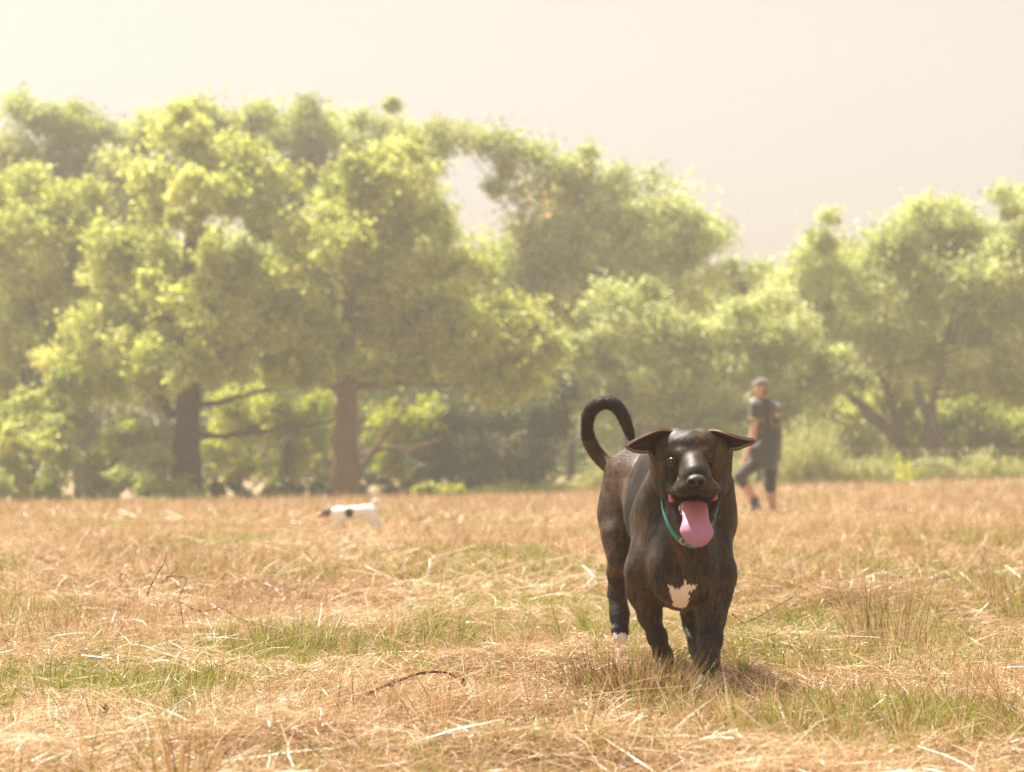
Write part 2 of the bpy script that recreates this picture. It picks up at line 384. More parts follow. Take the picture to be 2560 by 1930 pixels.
weed(395, 1560, .05, 'small dark withered weed beside the bramble on the left')

# ------------------------------------------------------------------ trees
def leaves(C, rc, per, size, flat=.85):
    """C (k,3) clump centres, rc radii -> diamond leaves in each clump"""
    k = len(C); cid = np.repeat(np.arange(k), per); n = len(cid)
    d = R.normal(size=(n, 3)); d /= np.linalg.norm(d, axis=1)[:, None]
    r = rc[cid] * R.random(n) ** .5 * np.where(R.random(n) < .12, 1.45, 1)
    lump = 1 + .35 * np.sin(d[:, 0] * 5 + cid) * np.sin(d[:, 2] * 4 + cid * 2) + .2 * R.normal(size=n)
    p = C[cid] + d * (r * lump)[:, None] * np.array([1, 1, flat])
    nrm = d * .6 + R.normal(size=(n, 3)) * .9 + [0, 0, .5]; nrm /= np.linalg.norm(nrm, axis=1)[:, None]
    u = np.cross(nrm, R.normal(size=(n, 3))); u /= np.linalg.norm(u, axis=1)[:, None]; v = np.cross(nrm, u)
    s = (size * (.6 + .8 * R.random(n)))[:, None]
    V = np.stack([p - u * s, p + v * s * .55 + nrm * s * .12, p + u * s, p - v * s * .55 + nrm * s * .12], 1).reshape(-1, 3)
    ct = R.normal(size=k) * .16
    tint = np.clip(.45 + ct[cid] + R.normal(size=n) * .2, 0, 1)
    return V, np.arange(n * 4).reshape(-1, 4), np.repeat(tint, 4)

def tree(name, label, base_px, base_py, Y, trunk_w, crown, leafmat, barkmat, cat='tree', group='trees along the far edge of the field',
         size=.055, per=650, dens=1.0, top=None, lean=(), limbs=6, extra=(), trunks=None, rc=(.28, .70)):
    """crown: list of (px, py, rx_px, ry_px[, depth offset]) ellipsoids"""
    b = P(base_px, base_py, Y); b[2] = terrain(b[0], b[1]) - .03
    o = empty(name, b, label, cat, group)
    cs, rs = [], []
    for e in crown:
        px, py, rx, ry = e[:4]; dy = e[4] if len(e) > 4 else 0
        c = P(px, py, Y + dy); ax, az = M(rx, Y), M(ry, Y); ay = max(.8, .75 * ax)
        k = max(3, int(dens * 4.4 * (ax * az) / .35))
        d = R.normal(size=(k, 3)); d /= np.linalg.norm(d, axis=1)[:, None]
        q = c + d * (R.random(k) ** .5)[:, None] * np.array([ax, ay, az])
        cs.append(q); rs.append(R.uniform(rc[0], rc[1], k) * min(1, max(.35, min(ax, az) / 1.0)))
    C = np.concatenate(cs); rr = np.concatenate(rs)
    gz = terrain(C[:, 0], C[:, 1]) + rr * .5; C[:, 2] = np.maximum(C[:, 2], gz)
    V, F, t = leaves(C, rr, per, size)
    keep = V.reshape(-1, 4, 3)[:, :, 2].min(1) > terrain(V[::4, 0], V[::4, 1]) - .02
    F = F[keep]
    mesh('crown', V, F, leafmat, o, b, attrs={'tint': t})
    g = Geo(); tw = M(trunk_w, Y) / 2
    paths = trunks or [[(base_px, base_py), top]] if (trunks or top) else []
    for k, tp in enumerate(paths):
        pts = curve([P(x, y, Y + (.0 if k == 0 else .2)) for x, y in tp], 8); pts[0, 2] = min(pts[0, 2], b[2]);
        pts = pts + np.cumsum(R.normal(size=pts.shape) * .012, 0)
        w = tw * (1 if k == 0 or trunks is None else .8)
        rad = w * np.interp(np.linspace(0, 1, len(pts)), [0, .08, 1], [1.25, 1, .38])
        g.tube(pts, rad, 12, wob=.05)
    if paths:
        g.build('trunk', barkmat, o, b)
        h = Geo(); tips = pts[-1]
        idx = np.argsort(R.random(len(C)))[:limbs]
        for i in idx:
            f = R.uniform(.45, 1); s0 = pts[int(f * (len(pts) - 1))]; e = C[i]
            m1 = s0 * .6 + e * .4 + [0, 0, abs(e[2] - s0[2]) * .2]; pp = curve([s0, m1, e], 6)
            h.tube(pp + np.cumsum(R.normal(size=pp.shape) * .02, 0), np.linspace(tw * .26, .012, len(pp)), 7)
        for ex in extra:       # visible limbs: list of pixels, radius px, depth offset
            pp = curve([P(x, y, Y + ex[2]) for x, y in ex[0]], 8); h.tube(pp + np.cumsum(R.normal(size=pp.shape) * .01, 0), np.linspace(M(ex[1], Y), M(ex[1], Y) * .35, len(pp)), 8)
        if h.n: h.build('limbs', barkmat, o, b)
    return o
YG = 'yellow green'
# behind everything: far woodland as one mass
C = []; 
for px in range(-500, 3100, 55):
    for py in range(470 if px < 380 else 640 if px < 800 else 500 if px < 1080 else 660 if px < 1400 else 560 if px < 1750 else 740 if px < 2000 else 640, 1200, 75): C.append(P(px + R.uniform(-30, 30), py + R.uniform(-30, 30), 64 + R.uniform(-2, 2)))
C = np.array(C); V, F, t = leaves(C, R.uniform(.7, 1.1, len(C)), 420, .085)
tag(mesh('distant_woodland', V, F, LEAF_B, attrs={'tint': t}), 'dark wood far behind the trees', kind='stuff')

tree('tree', 'tall hazy grey green tree rising behind the top left of the treeline', 210, 1225, 57, 50, [(170, 330, 190, 110), (290, 420, 190, 160), (60, 430, 160, 140), (230, 600, 220, 160)], LEAF_B, BARK, top=(200, 500), per=600, dens=.8, size=.06)
tree('tree', 'hazy dark crowned tree rising behind the gap between the two big trunks', 830, 1215, 58, 50, [(700, 350, 130, 100), (830, 330, 170, 90), (960, 330, 100, 80), (780, 480, 220, 130), (640, 480, 120, 100), (540, 330, 130, 80), (650, 310, 90, 60)], LEAF_B, BARK, top=(820, 600), per=600, dens=.8, size=.06)
tree('tree', 'bright yellow green tree filling the left picture edge', 60, 1250, 49, 60, [(40, 480, 150, 100), (200, 540, 150, 90), (70, 620, 190, 130), (250, 680, 130, 120), (60, 820, 170, 130), (260, 860, 150, 120), (100, 960, 180, 100)], LEAF_A, BARK, top=(80, 700), dens=1.0)
tree('tree', 'large tree with the broad dark trunk and a tall bright yellow green crown', 463, 1236, 46, 76,
     [(470, 340, 110, 90), (590, 420, 120, 110), (420, 470, 90, 90), (640, 560, 70, 60), (470, 590, 90, 50, 1), (330, 640, 120, 110), (420, 760, 150, 100), (560, 780, 110, 60), (640, 760, 130, 110), (330, 880, 170, 110), (500, 880, 110, 70), (650, 880, 100, 60), (200, 960, 130, 80), (480, 450, 110, 70, -1.6), (465, 900, 90, 80, -1.9), (480, 560, 70, 60, -1.6), (465, 740, 100, 80, -1.7), (640, 700, 130, 100, -1.2), (590, 830, 150, 80, -1), (450, 930, 150, 50, -.8), (740, 880, 110, 60, -.5)],
     LEAF_A, BARK, top=(480, 560), limbs=9,
     extra=[([(490, 1090), (560, 1090), (640, 1088), (720, 1078), (800, 1074), (850, 1060)], 8, -.4), ([(490, 1010), (560, 1005), (620, 990), (680, 972)], 9, -.2), ([(610, 1085), (660, 1060), (710, 1015)], 5, -.4), ([(430, 1040), (390, 990), (340, 960)], 14, .1)])
tree('tree', 'large tree with the brown sunlit trunk and wide crown in the middle', 866, 1226, 47, 68,
     [(1000, 380, 100, 60), (900, 430, 120, 80), (860, 560, 120, 100), (1030, 530, 110, 100), (960, 680, 170, 120), (1130, 680, 90, 90), (800, 700, 80, 80), (1180, 800, 180, 110), (950, 830, 190, 90), (1330, 860, 130, 90), (820, 900, 120, 60), (1080, 930, 170, 60), (1250, 960, 140, 70), (1000, 760, 140, 100), (800, 620, 110, 100, -.8), (770, 800, 120, 90, -.8), (900, 940, 200, 45, -.8), (866, 925, 90, 45, -1.6), (1230, 880, 200, 90, -.5), (900, 480, 130, 70)],
     LEAF_A, BARK_BROWN, top=(876, 700), limbs=8,
     extra=[([(905, 1170), (940, 1110), (990, 1050), (1020, 1000)], 9, .6), ([(905, 1140), (950, 1120), (1040, 1118), (1110, 1095)], 8, .7), ([(900, 1068), (960, 1068), (1020, 1062)], 4, .5)])
tree('tree', 'airy tree with orange tinged leaves and white sky showing through a gap', 1330, 1215, 55, 13, [(1090, 350, 110, 60), (1200, 355, 90, 55), (1340, 400, 110, 70), (1380, 500, 90, 100), (1400, 640, 130, 110), (1330, 740, 170, 90), (1090, 440, 60, 60), (1210, 690, 120, 60), (1235, 440, 30, 60), (1320, 600, 60, 60)], LEAF_E, BARK_GREY, top=(1370, 540), per=210, dens=1.3, size=.06, limbs=7, rc=(.5, 1.0))
tree('tree', 'rounded light green tree sloping down towards the gap in the treeline', 1600, 1205, 55, 40, [(1500, 440, 110, 70), (1600, 520, 150, 110), (1740, 600, 110, 100), (1480, 600, 130, 110), (1640, 700, 170, 100), (1800, 690, 70, 70), (1480, 760, 140, 100), (1880, 730, 110, 70), (1420, 420, 80, 60)], LEAF_C, BARK_GREY, top=(1600, 700), per=480, dens=.9)
tree('willow_tree', 'pale willow with the tallest rounded top on the right', 2330, 1205, 54, 40, [(2330, 520, 100, 70), (2290, 600, 130, 110), (2400, 620, 120, 110), (2200, 640, 120, 90), (2330, 760, 190, 120), (2330, 900, 170, 110)], LEAF_C, BARK_GREY, per=520, dens=.95, size=.05,
     trunks=[[(2252, 1200), (2240, 1110), (2150, 1010), (2090, 950)], [(2252, 1140), (2235, 1060), (2210, 980), (2180, 900)]])
tree('willow_tree', 'pale willow cut by the right picture edge', 2500, 1205, 53, 40, [(2540, 520, 90, 80), (2600, 620, 120, 130), (2500, 690, 110, 110), (2560, 840, 150, 120), (2640, 950, 150, 120), (2450, 960, 120, 90)], LEAF_C, BARK_GREY, per=520, dens=.95, size=.05,
     trunks=[[(2372, 1200), (2350, 1110), (2310, 1010), (2295, 960)], [(2330, 1060), (2328, 1020), (2330, 960)]])
tree('willow_tree', 'low pale willow stepping down to the gap in the treeline', 2060, 1205, 54, 30, [(2090, 590, 90, 60), (1990, 680, 90, 70), (2110, 700, 120, 90), (1970, 800, 120, 90), (2120, 840, 140, 110)], LEAF_C, BARK_GREY, per=520, dens=.95, size=.05, trunks=[[(2060, 1205), (2050, 1050), (2060, 900)]])
G = 'bushes below the treeline'
def bush(label, *a, **k): k.setdefault('limbs', 0); return tree('bush', label, *a, cat='bush', group=G, **k)
bush('pale arching bush right behind the big dog', 1560, 1205, 51, 20, [(1600, 780, 150, 90), (1500, 860, 130, 90), (1700, 850, 150, 100), (1580, 960, 180, 90), (1480, 1020, 120, 80), (1700, 1020, 140, 80)], LEAF_C, BARK_GREY, top=(1580, 1000), per=480)
bush('silvery bush directly behind the walking person', 1900, 1205, 51, 20, [(1850, 800, 120, 90), (1960, 880, 140, 90), (1840, 940, 130, 90), (1960, 1020, 140, 90), (2080, 960, 110, 90), (1860, 1080, 130, 70)], LEAF_C, BARK_GREY, top=(1900, 1000), per=520)
bush('green bush around the leaning willow trunks', 2200, 1205, 56, 20, [(2200, 1000, 140, 90), (2350, 1040, 140, 100), (2150, 1110, 120, 60), (2450, 1080, 140, 90), (2580, 1080, 140, 90), (2300, 1130, 150, 60)], LEAF_B, BARK_GREY, per=520)
bush('sunlit fresh green bush seen between the two big trunks', 650, 1232, 50, 20, [(600, 1050, 90, 80), (700, 1000, 110, 80), (800, 1080, 80, 90), (640, 1170, 100, 60), (760, 1170, 90, 60), (560, 1150, 60, 70), (960, 1060, 80, 80), (1040, 1010, 80, 60), (980, 1150, 80, 60)], LEAF_F, BARK, per=560)
bush('dark shaded bush in the bottom left corner of the treeline', 180, 1255, 45, 20, [(0, 1215, 120, 55, -1), (150, 1225, 110, 45, -1), (300, 1215, 90, 50, -1), (400, 1215, 60, 40, -1), (60, 1170, 110, 70), (200, 1150, 110, 80), (330, 1130, 90, 80), (100, 1060, 130, 70), (380, 1190, 70, 60), (270, 1215, 120, 40), (-60, 1150, 120, 100), (60, 1245, 130, 30), (300, 1245, 130, 26), (430, 1235, 60, 26)], LEAF_B, BARK, per=520)
bush('bright yellow green spray of leaves low at the left edge', 60, 1240, 44.3, 20, [(50, 1130, 60, 45), (140, 1100, 60, 35), (290, 1060, 60, 50), (-30, 1060, 80, 60)], LEAF_A, BARK, per=380)
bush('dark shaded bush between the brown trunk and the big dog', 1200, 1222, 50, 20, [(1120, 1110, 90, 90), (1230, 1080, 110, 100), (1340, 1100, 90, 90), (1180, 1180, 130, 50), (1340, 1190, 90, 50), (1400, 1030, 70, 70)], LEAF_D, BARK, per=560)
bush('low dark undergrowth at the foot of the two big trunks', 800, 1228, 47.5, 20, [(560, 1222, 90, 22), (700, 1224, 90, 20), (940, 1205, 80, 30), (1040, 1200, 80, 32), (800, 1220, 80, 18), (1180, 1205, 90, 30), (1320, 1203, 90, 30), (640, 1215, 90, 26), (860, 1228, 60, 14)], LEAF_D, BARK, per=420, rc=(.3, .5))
bush('small bright green bush on the field edge beside the big dog tail', 1070, 1228, 42.5, 20, [(1052, 1226, 40, 14), (1128, 1222, 28, 18)], LEAF_F, BARK, per=260, rc=(.25, .35))
# weeds at the field edge: stems and seed heads, each clump its own plant
def weeds(px, py, Y, w, h, n, mat, label):
    b = P(px, py, Y); b[2] = terrain(b[0], b[1]); X = b[0] + M(w, Y) * (R.random(n) - .5); Yy = Y + (R.random(n) - .5) * 1.2
    root = np.stack([X, Yy, terrain(X, Yy)], 1); L = M(h, Y) * (.35 + .7 * R.random(n)) * (.35 + .9 * vnoise(X * 2.2, Y + 0 * X, 12)) * (1 - .5 * np.abs((X - b[0]) / M(w, Y) * 2) ** 2)
    d = np.stack([R.normal(size=n) * .16, R.normal(size=n) * .16, np.ones(n)], 1); bend = R.normal(size=(n, 3)) * (L * .15)[:, None]
    V, F, m = ribbons(root, d, L, np.full(n, .016), bend, 3, np.tile([0, 1., 0], (n, 1)) + R.normal(size=(n, 3)) * .4, .4)
    o = mesh('weed_clump', V, F, mat, None, b, attrs={'tint': np.repeat(np.clip(R.normal(size=n) * .2 + .5, 0, 1), m)}); o.location = b
    tag(o, label, 'weeds', 'weeds along the fence')
    # leaves up the stems
    k = n * 5; i = R.integers(0, n, k); u = R.uniform(.25, 1, k); pos = root[i] + (d[i] / np.linalg.norm(d[i], axis=1)[:, None]) * (L[i] * u)[:, None] + bend[i] * (u * u)[:, None]
    dd = R.normal(size=(k, 3)); dd[:, 2] += .5
    V, F, m = ribbons(pos, dd, .05 + .08 * R.random(k), np.full(k, .035), np.zeros((k, 3)), 1, None, .2)
    tag(mesh('seed_heads', V, F, mat, o, b, attrs={'tint': np.repeat(np.clip(R.normal(size=k) * .25 + .6, 0, 1), m)}), kind='stuff')
    return o
weeds(1540, 1215, 48, 230, 110, 900, WEED, 'pale dry weeds behind the big dog flank')
weeds(1760, 1212, 48, 240, 100, 900, WEED, 'pale dry weeds left of the walking person')
weeds(2030, 1208, 47, 210, 190, 800, WEED, 'tall feathery pale weeds just right of the person')
weeds(2170, 1208, 47, 190, 120, 700, WEED, 'knee high weeds before the leaning trunks')
weeds(2330, 1208, 46.5, 200, 75, 700, WEED, 'low weeds around the arched dead branch')
weeds(2500, 1208, 47, 220, 100, 700, WEED, 'green and straw weeds at the right edge below the wires')
weeds(2262, 1208, 46, 26, 130, 60, LEAF_F, 'single tall leafy green weed before the fence wires')
weeds(500, 1245, 44.5, 90, 50, 160, WEED, 'straw stems at the foot of the broad dark trunk')
weeds(1290, 1222, 46, 300, 55, 700, LEAF_B, 'green weeds in front of the dark bush')
gf = weeds(280, 1262, 43.6, 520, 30, 700, LEAF_B, 'grass fringe along the left edge bush')

gf.name = 'grass_fringe'; gf['kind'] = 'stuff'
# ------------------------------------------------------------------ fence
fb = P(1425, 1215, 48.5); fb[2] = terrain(fb[0], fb[1]); fo = empty('wire_fence', fb, 'old wire fence running along the treeline on the right', 'fence')
WOOD = bark('post_wood', (.05, .04, .03), (.09, .07, .05), (.13, .11, .08))
mw = Mt('fence_wire').col((.55, .53, .48)).set(Roughness=.4, Metallic=.6).m
posts = []
for px, top in ((1425, 1105), (2105, 1100), (2620, 1100)):
    b = P(px, 1225, 48.5); b[2] = terrain(b[0], b[1]) - .1; tp = P(px + 2, top, 48.5)
    g = Geo(); g.tube(np.linspace(b, tp, 6), [.09, .085, .085, .083, .085, .08], 10, wob=.04); g.build('post', WOOD, fo, fb); posts.append(tp)
for dz in (-.18, -.52, -.8):
    pts = []
    for a, c in zip(posts[:-1], posts[1:]):
        for t in np.linspace(0, 1, 8, endpoint=False): pts.append(a * (1 - t) + c * t + [0, -.1, dz - .03 * math.sin(math.pi * t)])
    g = Geo(); g.tube(pts + [posts[-1] + [0, -.1, dz]], .006, 5); g.build('wire', mw, fo, fb)
b = P(715, 1232, 48.2); b[2] = terrain(b[0], b[1]) - .1; g = Geo(); g.tube(np.linspace(b, P(716, 1098, 48.2), 6), [.10, .095, .09, .092, .09, .088], 10, wob=.04)
o = g.build('fence_post', WOOD, None, b); o.location = b; tag(o, 'lone dark wooden post standing between the two big trunks', 'post')
Y = 46
stick('dead_branch', [P(2262, 1172, Y), P(2300, 1158, Y), P(2330, 1158, Y), P(2370, 1172, Y), P(2390, 1190, Y), P(2393, 1212, Y)], .035, .06, bark('bleached_wood', (.3, .26, .2), (.42, .37, .3), (.5, .45, .38)), 'bleached dead branch arching over the weeds at the right', 'branch')
# ------------------------------------------------------------------ smooth solids (signed distance on a grid -> one continuous surface)
class Solid:
    def __init__(s, lo, hi, h):
        s.lo = np.array(lo, float); s.h = h; s.n = np.ceil((np.array(hi) - s.lo) / h).astype(int) + 1
        s.F = np.full(s.n, 1.0, np.float32)
    def _box(s, lo, hi, m):
        a = np.clip(np.floor((lo - m - s.lo) / s.h).astype(int), 0, s.n); b = np.clip(np.ceil((hi + m - s.lo) / s.h).astype(int) + 1, 0, s.n)
        sl = tuple(slice(i, j) for i, j in zip(a, b))
        ax = [(s.lo[i] + np.arange(a[i], b[i]) * s.h).astype(np.float32) for i in range(3)]
        return sl, ax[0][:, None, None], ax[1][None, :, None], ax[2][None, None, :]
    def _blend(s, sl, d, k, sub):
        F = s.F[sl]; k = max(k, 1e-5)
        if sub:
            hh = np.clip(.5 - .5 * (F + d) / k, 0, 1); s.F[sl] = F * (1 - hh) + (-d) * hh + k * hh * (1 - hh)
        else:
            hh = np.clip(.5 + .5 * (d - F) / k, 0, 1); s.F[sl] = d * (1 - hh) + F * hh - k * hh * (1 - hh)
    def cone(s, a, b, ra, rb, k=.02, sub=False):
        a = np.array(a, float); b = np.array(b, float); m = max(ra, rb)
        sl, X, Y, Z = s._box(np.minimum(a, b) - m, np.maximum(a, b) + m, k + 2 * s.h)
        ba = b - a; L = ba.dot(ba) + 1e-12
        t = np.clip(((X - a[0]) * ba[0] + (Y - a[1]) * ba[1] + (Z - a[2]) * ba[2]) / L, 0, 1)
        d = np.sqrt((X - a[0] - ba[0] * t) ** 2 + (Y - a[1] - ba[1] * t) ** 2 + (Z - a[2] - ba[2] * t) ** 2) - (ra + (rb - ra) * t)
        s._blend(sl, d.astype(np.float32), k, sub); return s
    def chain(s, pts, rs, k=.015):
        for i in range(len(pts) - 1): s.cone(pts[i], pts[i + 1], rs[i], rs[i + 1], k)
        return s
    def ell(s, c, r, k=.02, rot=None, sub=False):
        c = np.array(c, float); r = np.array(r, float)
        sl, X, Y, Z = s._box(c - r.max(), c + r.max(), k + 2 * s.h)
        X, Y, Z = X - c[0], Y - c[1], Z - c[2]
        if rot is not None:
            Rm = np.array(Euler([math.radians(v) for v in rot]).to_matrix()).T
            X, Y, Z = (Rm[i, 0] * X + Rm[i, 1] * Y + Rm[i, 2] * Z for i in range(3))
        k0 = np.sqrt((X / r[0]) ** 2 + (Y / r[1]) ** 2 + (Z / r[2]) ** 2); k1 = np.sqrt((X / r[0] ** 2) ** 2 + (Y / r[1] ** 2) ** 2 + (Z / r[2] ** 2) ** 2) + 1e-9
        s._blend(sl, (k0 * (k0 - 1) / k1).astype(np.float32), k, sub); return s
    def surface(s, smooth=1):
        F = s.F; I = F < 0; c = np.zeros(s.n - 1, np.int8)
        for i in (0, 1):
            for j in (0, 1):
                for k in (0, 1): c += I[i:s.n[0] - 1 + i, j:s.n[1] - 1 + j, k:s.n[2] - 1 + k]
        idx = np.argwhere((c > 0) & (c < 8)); N = len(idx)
        lut = np.full(s.n - 1, -1, np.int32); lut[tuple(idx.T)] = np.arange(N)
        off = np.array([[i, j, k] for i in (0, 1) for j in (0, 1) for k in (0, 1)])
        val = np.stack([F[tuple((idx + o).T)] for o in off], 1); acc = np.zeros((N, 3)); cnt = np.zeros(N)
        for a in range(8):
            for b in range(a + 1, 8):
                if np.abs(off[a] - off[b]).sum() != 1: continue
                va, vb = val[:, a], val[:, b]; m = (va < 0) != (vb < 0); t = np.where(m, va / np.where(m, va - vb, 1), 0)
                acc += m[:, None] * (off[a] + t[:, None] * (off[b] - off[a])); cnt += m
        V = s.lo + (idx + acc / cnt[:, None]) * s.h; Q = []
        for ax in range(3):
            sl0 = [slice(None)] * 3; sl1 = [slice(None)] * 3; sl0[ax] = slice(0, -1); sl1[ax] = slice(1, None)
            A, B = I[tuple(sl0)], I[tuple(sl1)]; e = np.argwhere(A != B); e = e[np.all((e > 0) | (np.arange(3) == ax), 1)]
            u, v = [(1, 2), (2, 0), (0, 1)][ax]; q = []
            for du, dv in ((1, 1), (0, 1), (0, 0), (1, 0)):
                t = e.copy(); t[:, u] -= du; t[:, v] -= dv; t = np.minimum(t, s.n - 2); q.append(lut[tuple(t.T)])
            q = np.stack(q, 1); fl = ~A[tuple(e.T)]; q[fl] = q[fl][:, ::-1]; Q.append(q)
        Q = np.concatenate(Q); Q = Q[(Q >= 0).all(1)]
        for _ in range(smooth):
            s_ = np.zeros_like(V); c_ = np.zeros(N)
            for a in range(4):
                for b in ((a + 1) % 4, (a + 3) % 4): np.add.at(s_, Q[:, a], V[Q[:, b]]); np.add.at(c_, Q[:, a], 1)
            V = V * .4 + .6 * s_ / np.maximum(c_, 1)[:, None]
        return V, Q

def normals(V, Q):
    n = np.cross(V[Q[:, 2]] - V[Q[:, 0]], V[Q[:, 3]] - V[Q[:, 1]]); N = np.zeros_like(V)
    for a in range(4): np.add.at(N, Q[:, a], n)
    return N / (np.linalg.norm(N, axis=1)[:, None] + 1e-12)
def ellmesh(c, r, n=20, rot=None):
    u = np.linspace(0, np.pi, n // 2 + 1); v = np.linspace(0, 2 * np.pi, n, endpoint=False)
    U, Vv = np.meshgrid(u, v, indexing='ij'); p = np.stack([np.sin(U) * np.cos(Vv), np.cos(U) * -1, np.sin(U) * np.sin(Vv)], -1) * np.array(r)
    if rot is not None: p = p @ np.array(Euler([math.radians(a) for a in rot]).to_matrix()).T
    i = np.arange(n // 2)[:, None] * n; j = np.arange(n)[None]; k = (j + 1) % n
    return p.reshape(-1, 3) + np.array(c), np.stack([i + j, i + n + j, i + n + k, i + k], -1).reshape(-1, 4)
def sheet(G, th):
    """(nu, nv, 3) grid -> closed thin solid with rounded look"""
    nu, nv = G.shape[:2]; i = np.arange(nu - 1)[:, None] * nv; j = np.arange(nv - 1)[None]
    Q = np.stack([i + j, i + nv + j, i + nv + j + 1, i + j + 1], -1).reshape(-1, 4)
    V = G.reshape(-1, 3); N = normals(V, Q); th = np.broadcast_to(np.asarray(th, float), (nu, nv)).reshape(-1, 1)
    V2 = V - N * th; o = nu * nv; b = np.concatenate([np.arange(nv), np.arange(1, nu) * nv + nv - 1, (nu - 1) * nv + np.arange(nv - 1)[::-1], np.arange(1, nu - 1)[::-1] * nv]); c = np.roll(b, -1)
    return np.concatenate([V, V2]), np.concatenate([Q, Q[:, ::-1] + o, np.stack([b, c, c + o, b + o], 1)])
# ------------------------------------------------------------------ big dog
def coat_mat(name, dark, mid, warm, rough=.6, spec=.18):
    m = Mt(name); n = m.noise(14, 6, sc=(1, 1, .45), rough=.7); n2 = m.noise(110, 3, sc=(1, 1, .35)); n3 = m.noise(26, 4, sc=(1, 1, .5))
    c = m.ramp(n, [(.35, dark), (.52, mid), (.66, warm)]); c = m.mix(m.math('MULTIPLY', n2, .55), c, dark); c = m.mix(m.math('MULTIPLY', m.attr('warm'), n3), c, warm)
    c = m.mix(m.attr('white'), c, (.88, .78, .70)); c = m.mix(m.attr('pink'), c, (.035, .008, .010))
    m.col(c).set(Roughness=rough); m.b.inputs['Specular IOR Level'].default_value = spec
    m.b.inputs['Sheen Weight'].default_value = .05; m.b.inputs['Sheen Roughness'].default_value = .35; m.b.inputs['Sheen Tint'].default_value = (.8, .78, .8, 1)
    return m.m
CC_ = ((.0055, .0038, .003), (.022, .0125, .0065), (.13, .064, .022))
COAT = coat_mat('dog_coat', *CC_); COATH = coat_mat('dog_coat_hair', *CC_, rough=.52, spec=.34)
D = lambda px, py, Y: P(px, py, Y)
dogb = np.array([P(1690, 1500, 6.25)[0], 6.25, 0.0]); dogb[2] = terrain(dogb[0], dogb[1])
dog = empty('dog', dogb, 'big dark brown brindle dog running towards the camera with its tongue out', 'dog')
s = Solid((.20, 5.68, -.03), (.66, 7.05, .80), .0026)
# trunk
s.ell(D(1702, 1335, 6.20), (.112, .16, .178), .03)
s.ell(D(1684, 1290, 6.42), (.108, .2, .165), .05)
s.cone(D(1669, 1245, 6.50), D(1626, 1215, 6.74), .101, .080, .06)
s.cone(D(1662, 1290, 6.48), D(1626, 1250, 6.72), .09, .062, .06)
s.ell(D(1603, 1185, 6.80), (.076, .11, .075), .05)
s.ell(D(1650, 1190, 6.80), (.075, .11, .075), .05)
s.cone(D(1728, 1090, 5.94), D(1729, 1150, 5.895), .003, .003, .016, sub=False)
# spine ridge and withers
s.cone(D(1700, 1150, 6.22), D(1650, 1160, 6.55), .06, .050, .06)
# haunches
s.chain([D(1580, 1190, 6.80), D(1556, 1285, 6.77), D(1551, 1372, 6.70)], [.062, .049, .032], .06)
s.ell(D(1549, 1285, 6.78), (.037, .07, .125), .055)
s.cone(D(1543, 1340, 6.71), D(1549, 1402, 6.68), .036, .023, .035)
s.chain([D(1548, 1395, 6.68), D(1541, 1410, 6.78), D(1540, 1428, 6.86)], [.026, .021, .0175], .015)
s.chain([D(1541, 1424, 6.86), D(1543, 1485, 6.85), D(1549, 1535, 6.83), D(1551, 1565, 6.81)], [.0185, .0170, .0182, .0195], .04)
for dx in (-13, -4, 5, 13): s.cone(D(1550 + dx * .8, 1574, 6.80), D(1552 + dx * .7, 1606 - abs(dx) * .9, 6.785), .0125, .0085, .007)
s.cone(D(1527, 1408, 6.90), D(1531, 1425, 6.88), .006, .012, .012)
s.chain([D(1672, 1250, 6.78), D(1700, 1380, 6.72), D(1716, 1470, 6.74)], [.062, .055, .036], .04)
s.chain([D(1716, 1470, 6.74), D(1722, 1530, 6.86), D(1727, 1560, 6.86), D(1738, 1625, 6.78), D(1752, 1652, 6.72)], [.030, .0215, .020, .014, .019], .015)
s.ell(D(1754, 1656, 6.69), (.024, .035, .014), .012)
# shoulders and chest muscle
s.ell(D(1633, 1345, 6.19), (.046, .075, .118), .035, rot=(0, 12, 0))
s.ell(D(1780, 1335, 6.17), (.047, .075, .125), .035, rot=(0, -5, 0))
s.ell(D(1609, 1418, 6.15), (.037, .058, .072), .03)
s.ell(D(1793, 1430, 6.12), (.039, .058, .078), .03)
s.ell(D(1668, 1425, 6.08), (.047, .05, .075), .03)
s.ell(D(1748, 1425, 6.06), (.047, .05, .078), .03)
s.cone(D(1695, 1365, 6.03), D(1700, 1430, 6.025), .010, .008, .016, sub=True); s.cone(D(1756, 1360, 6.015), D(1752, 1425, 6.01), .009, .008, .016, sub=True)
s.cone(D(1722, 1340, 6.02), D(1727, 1440, 6.025), .024, .017, .014)
s.ell(D(1708, 1470, 6.12), (.058, .075, .045), .03)
s.ell(D(1706, 1485, 6.25), (.062, .16, .036), .04)
# fore legs
s.chain([D(1602, 1430, 6.15), D(1604, 1480, 6.17), D(1624, 1540, 6.20), D(1643, 1592, 6.23), D(1657, 1635, 6.26), D(1676, 1672, 6.30)], [.037, .0295, .0235, .019, .0175, .016], .03)
s.ell(D(1604, 1478, 6.19), (.025, .036, .042), .02)
s.chain([D(1672, 1668, 6.30), D(1688, 1690, 6.27)], [.0175, .019], .012)
for dx in (-12, -4, 4, 12): s.cone(D(1688 + dx, 1690, 6.27), D(1693 + dx * 1.3, 1702, 6.22 + abs(dx) * .0012), .011, .0095, .006)
s.chain([D(1794, 1440, 6.12), D(1783, 1500, 6.10), D(1779, 1548, 6.08), D(1775, 1600, 6.04), D(1770, 1650, 6.00), D(1764, 1695, 5.96)], [.044, .0335, .0280, .0248, .0215, .0175], .03)
s.ell(D(1784, 1532, 6.12), (.026, .034, .036), .02)
s.chain([D(1763, 1695, 5.96), D(1760, 1722, 5.92)], [.019, .021], .012)
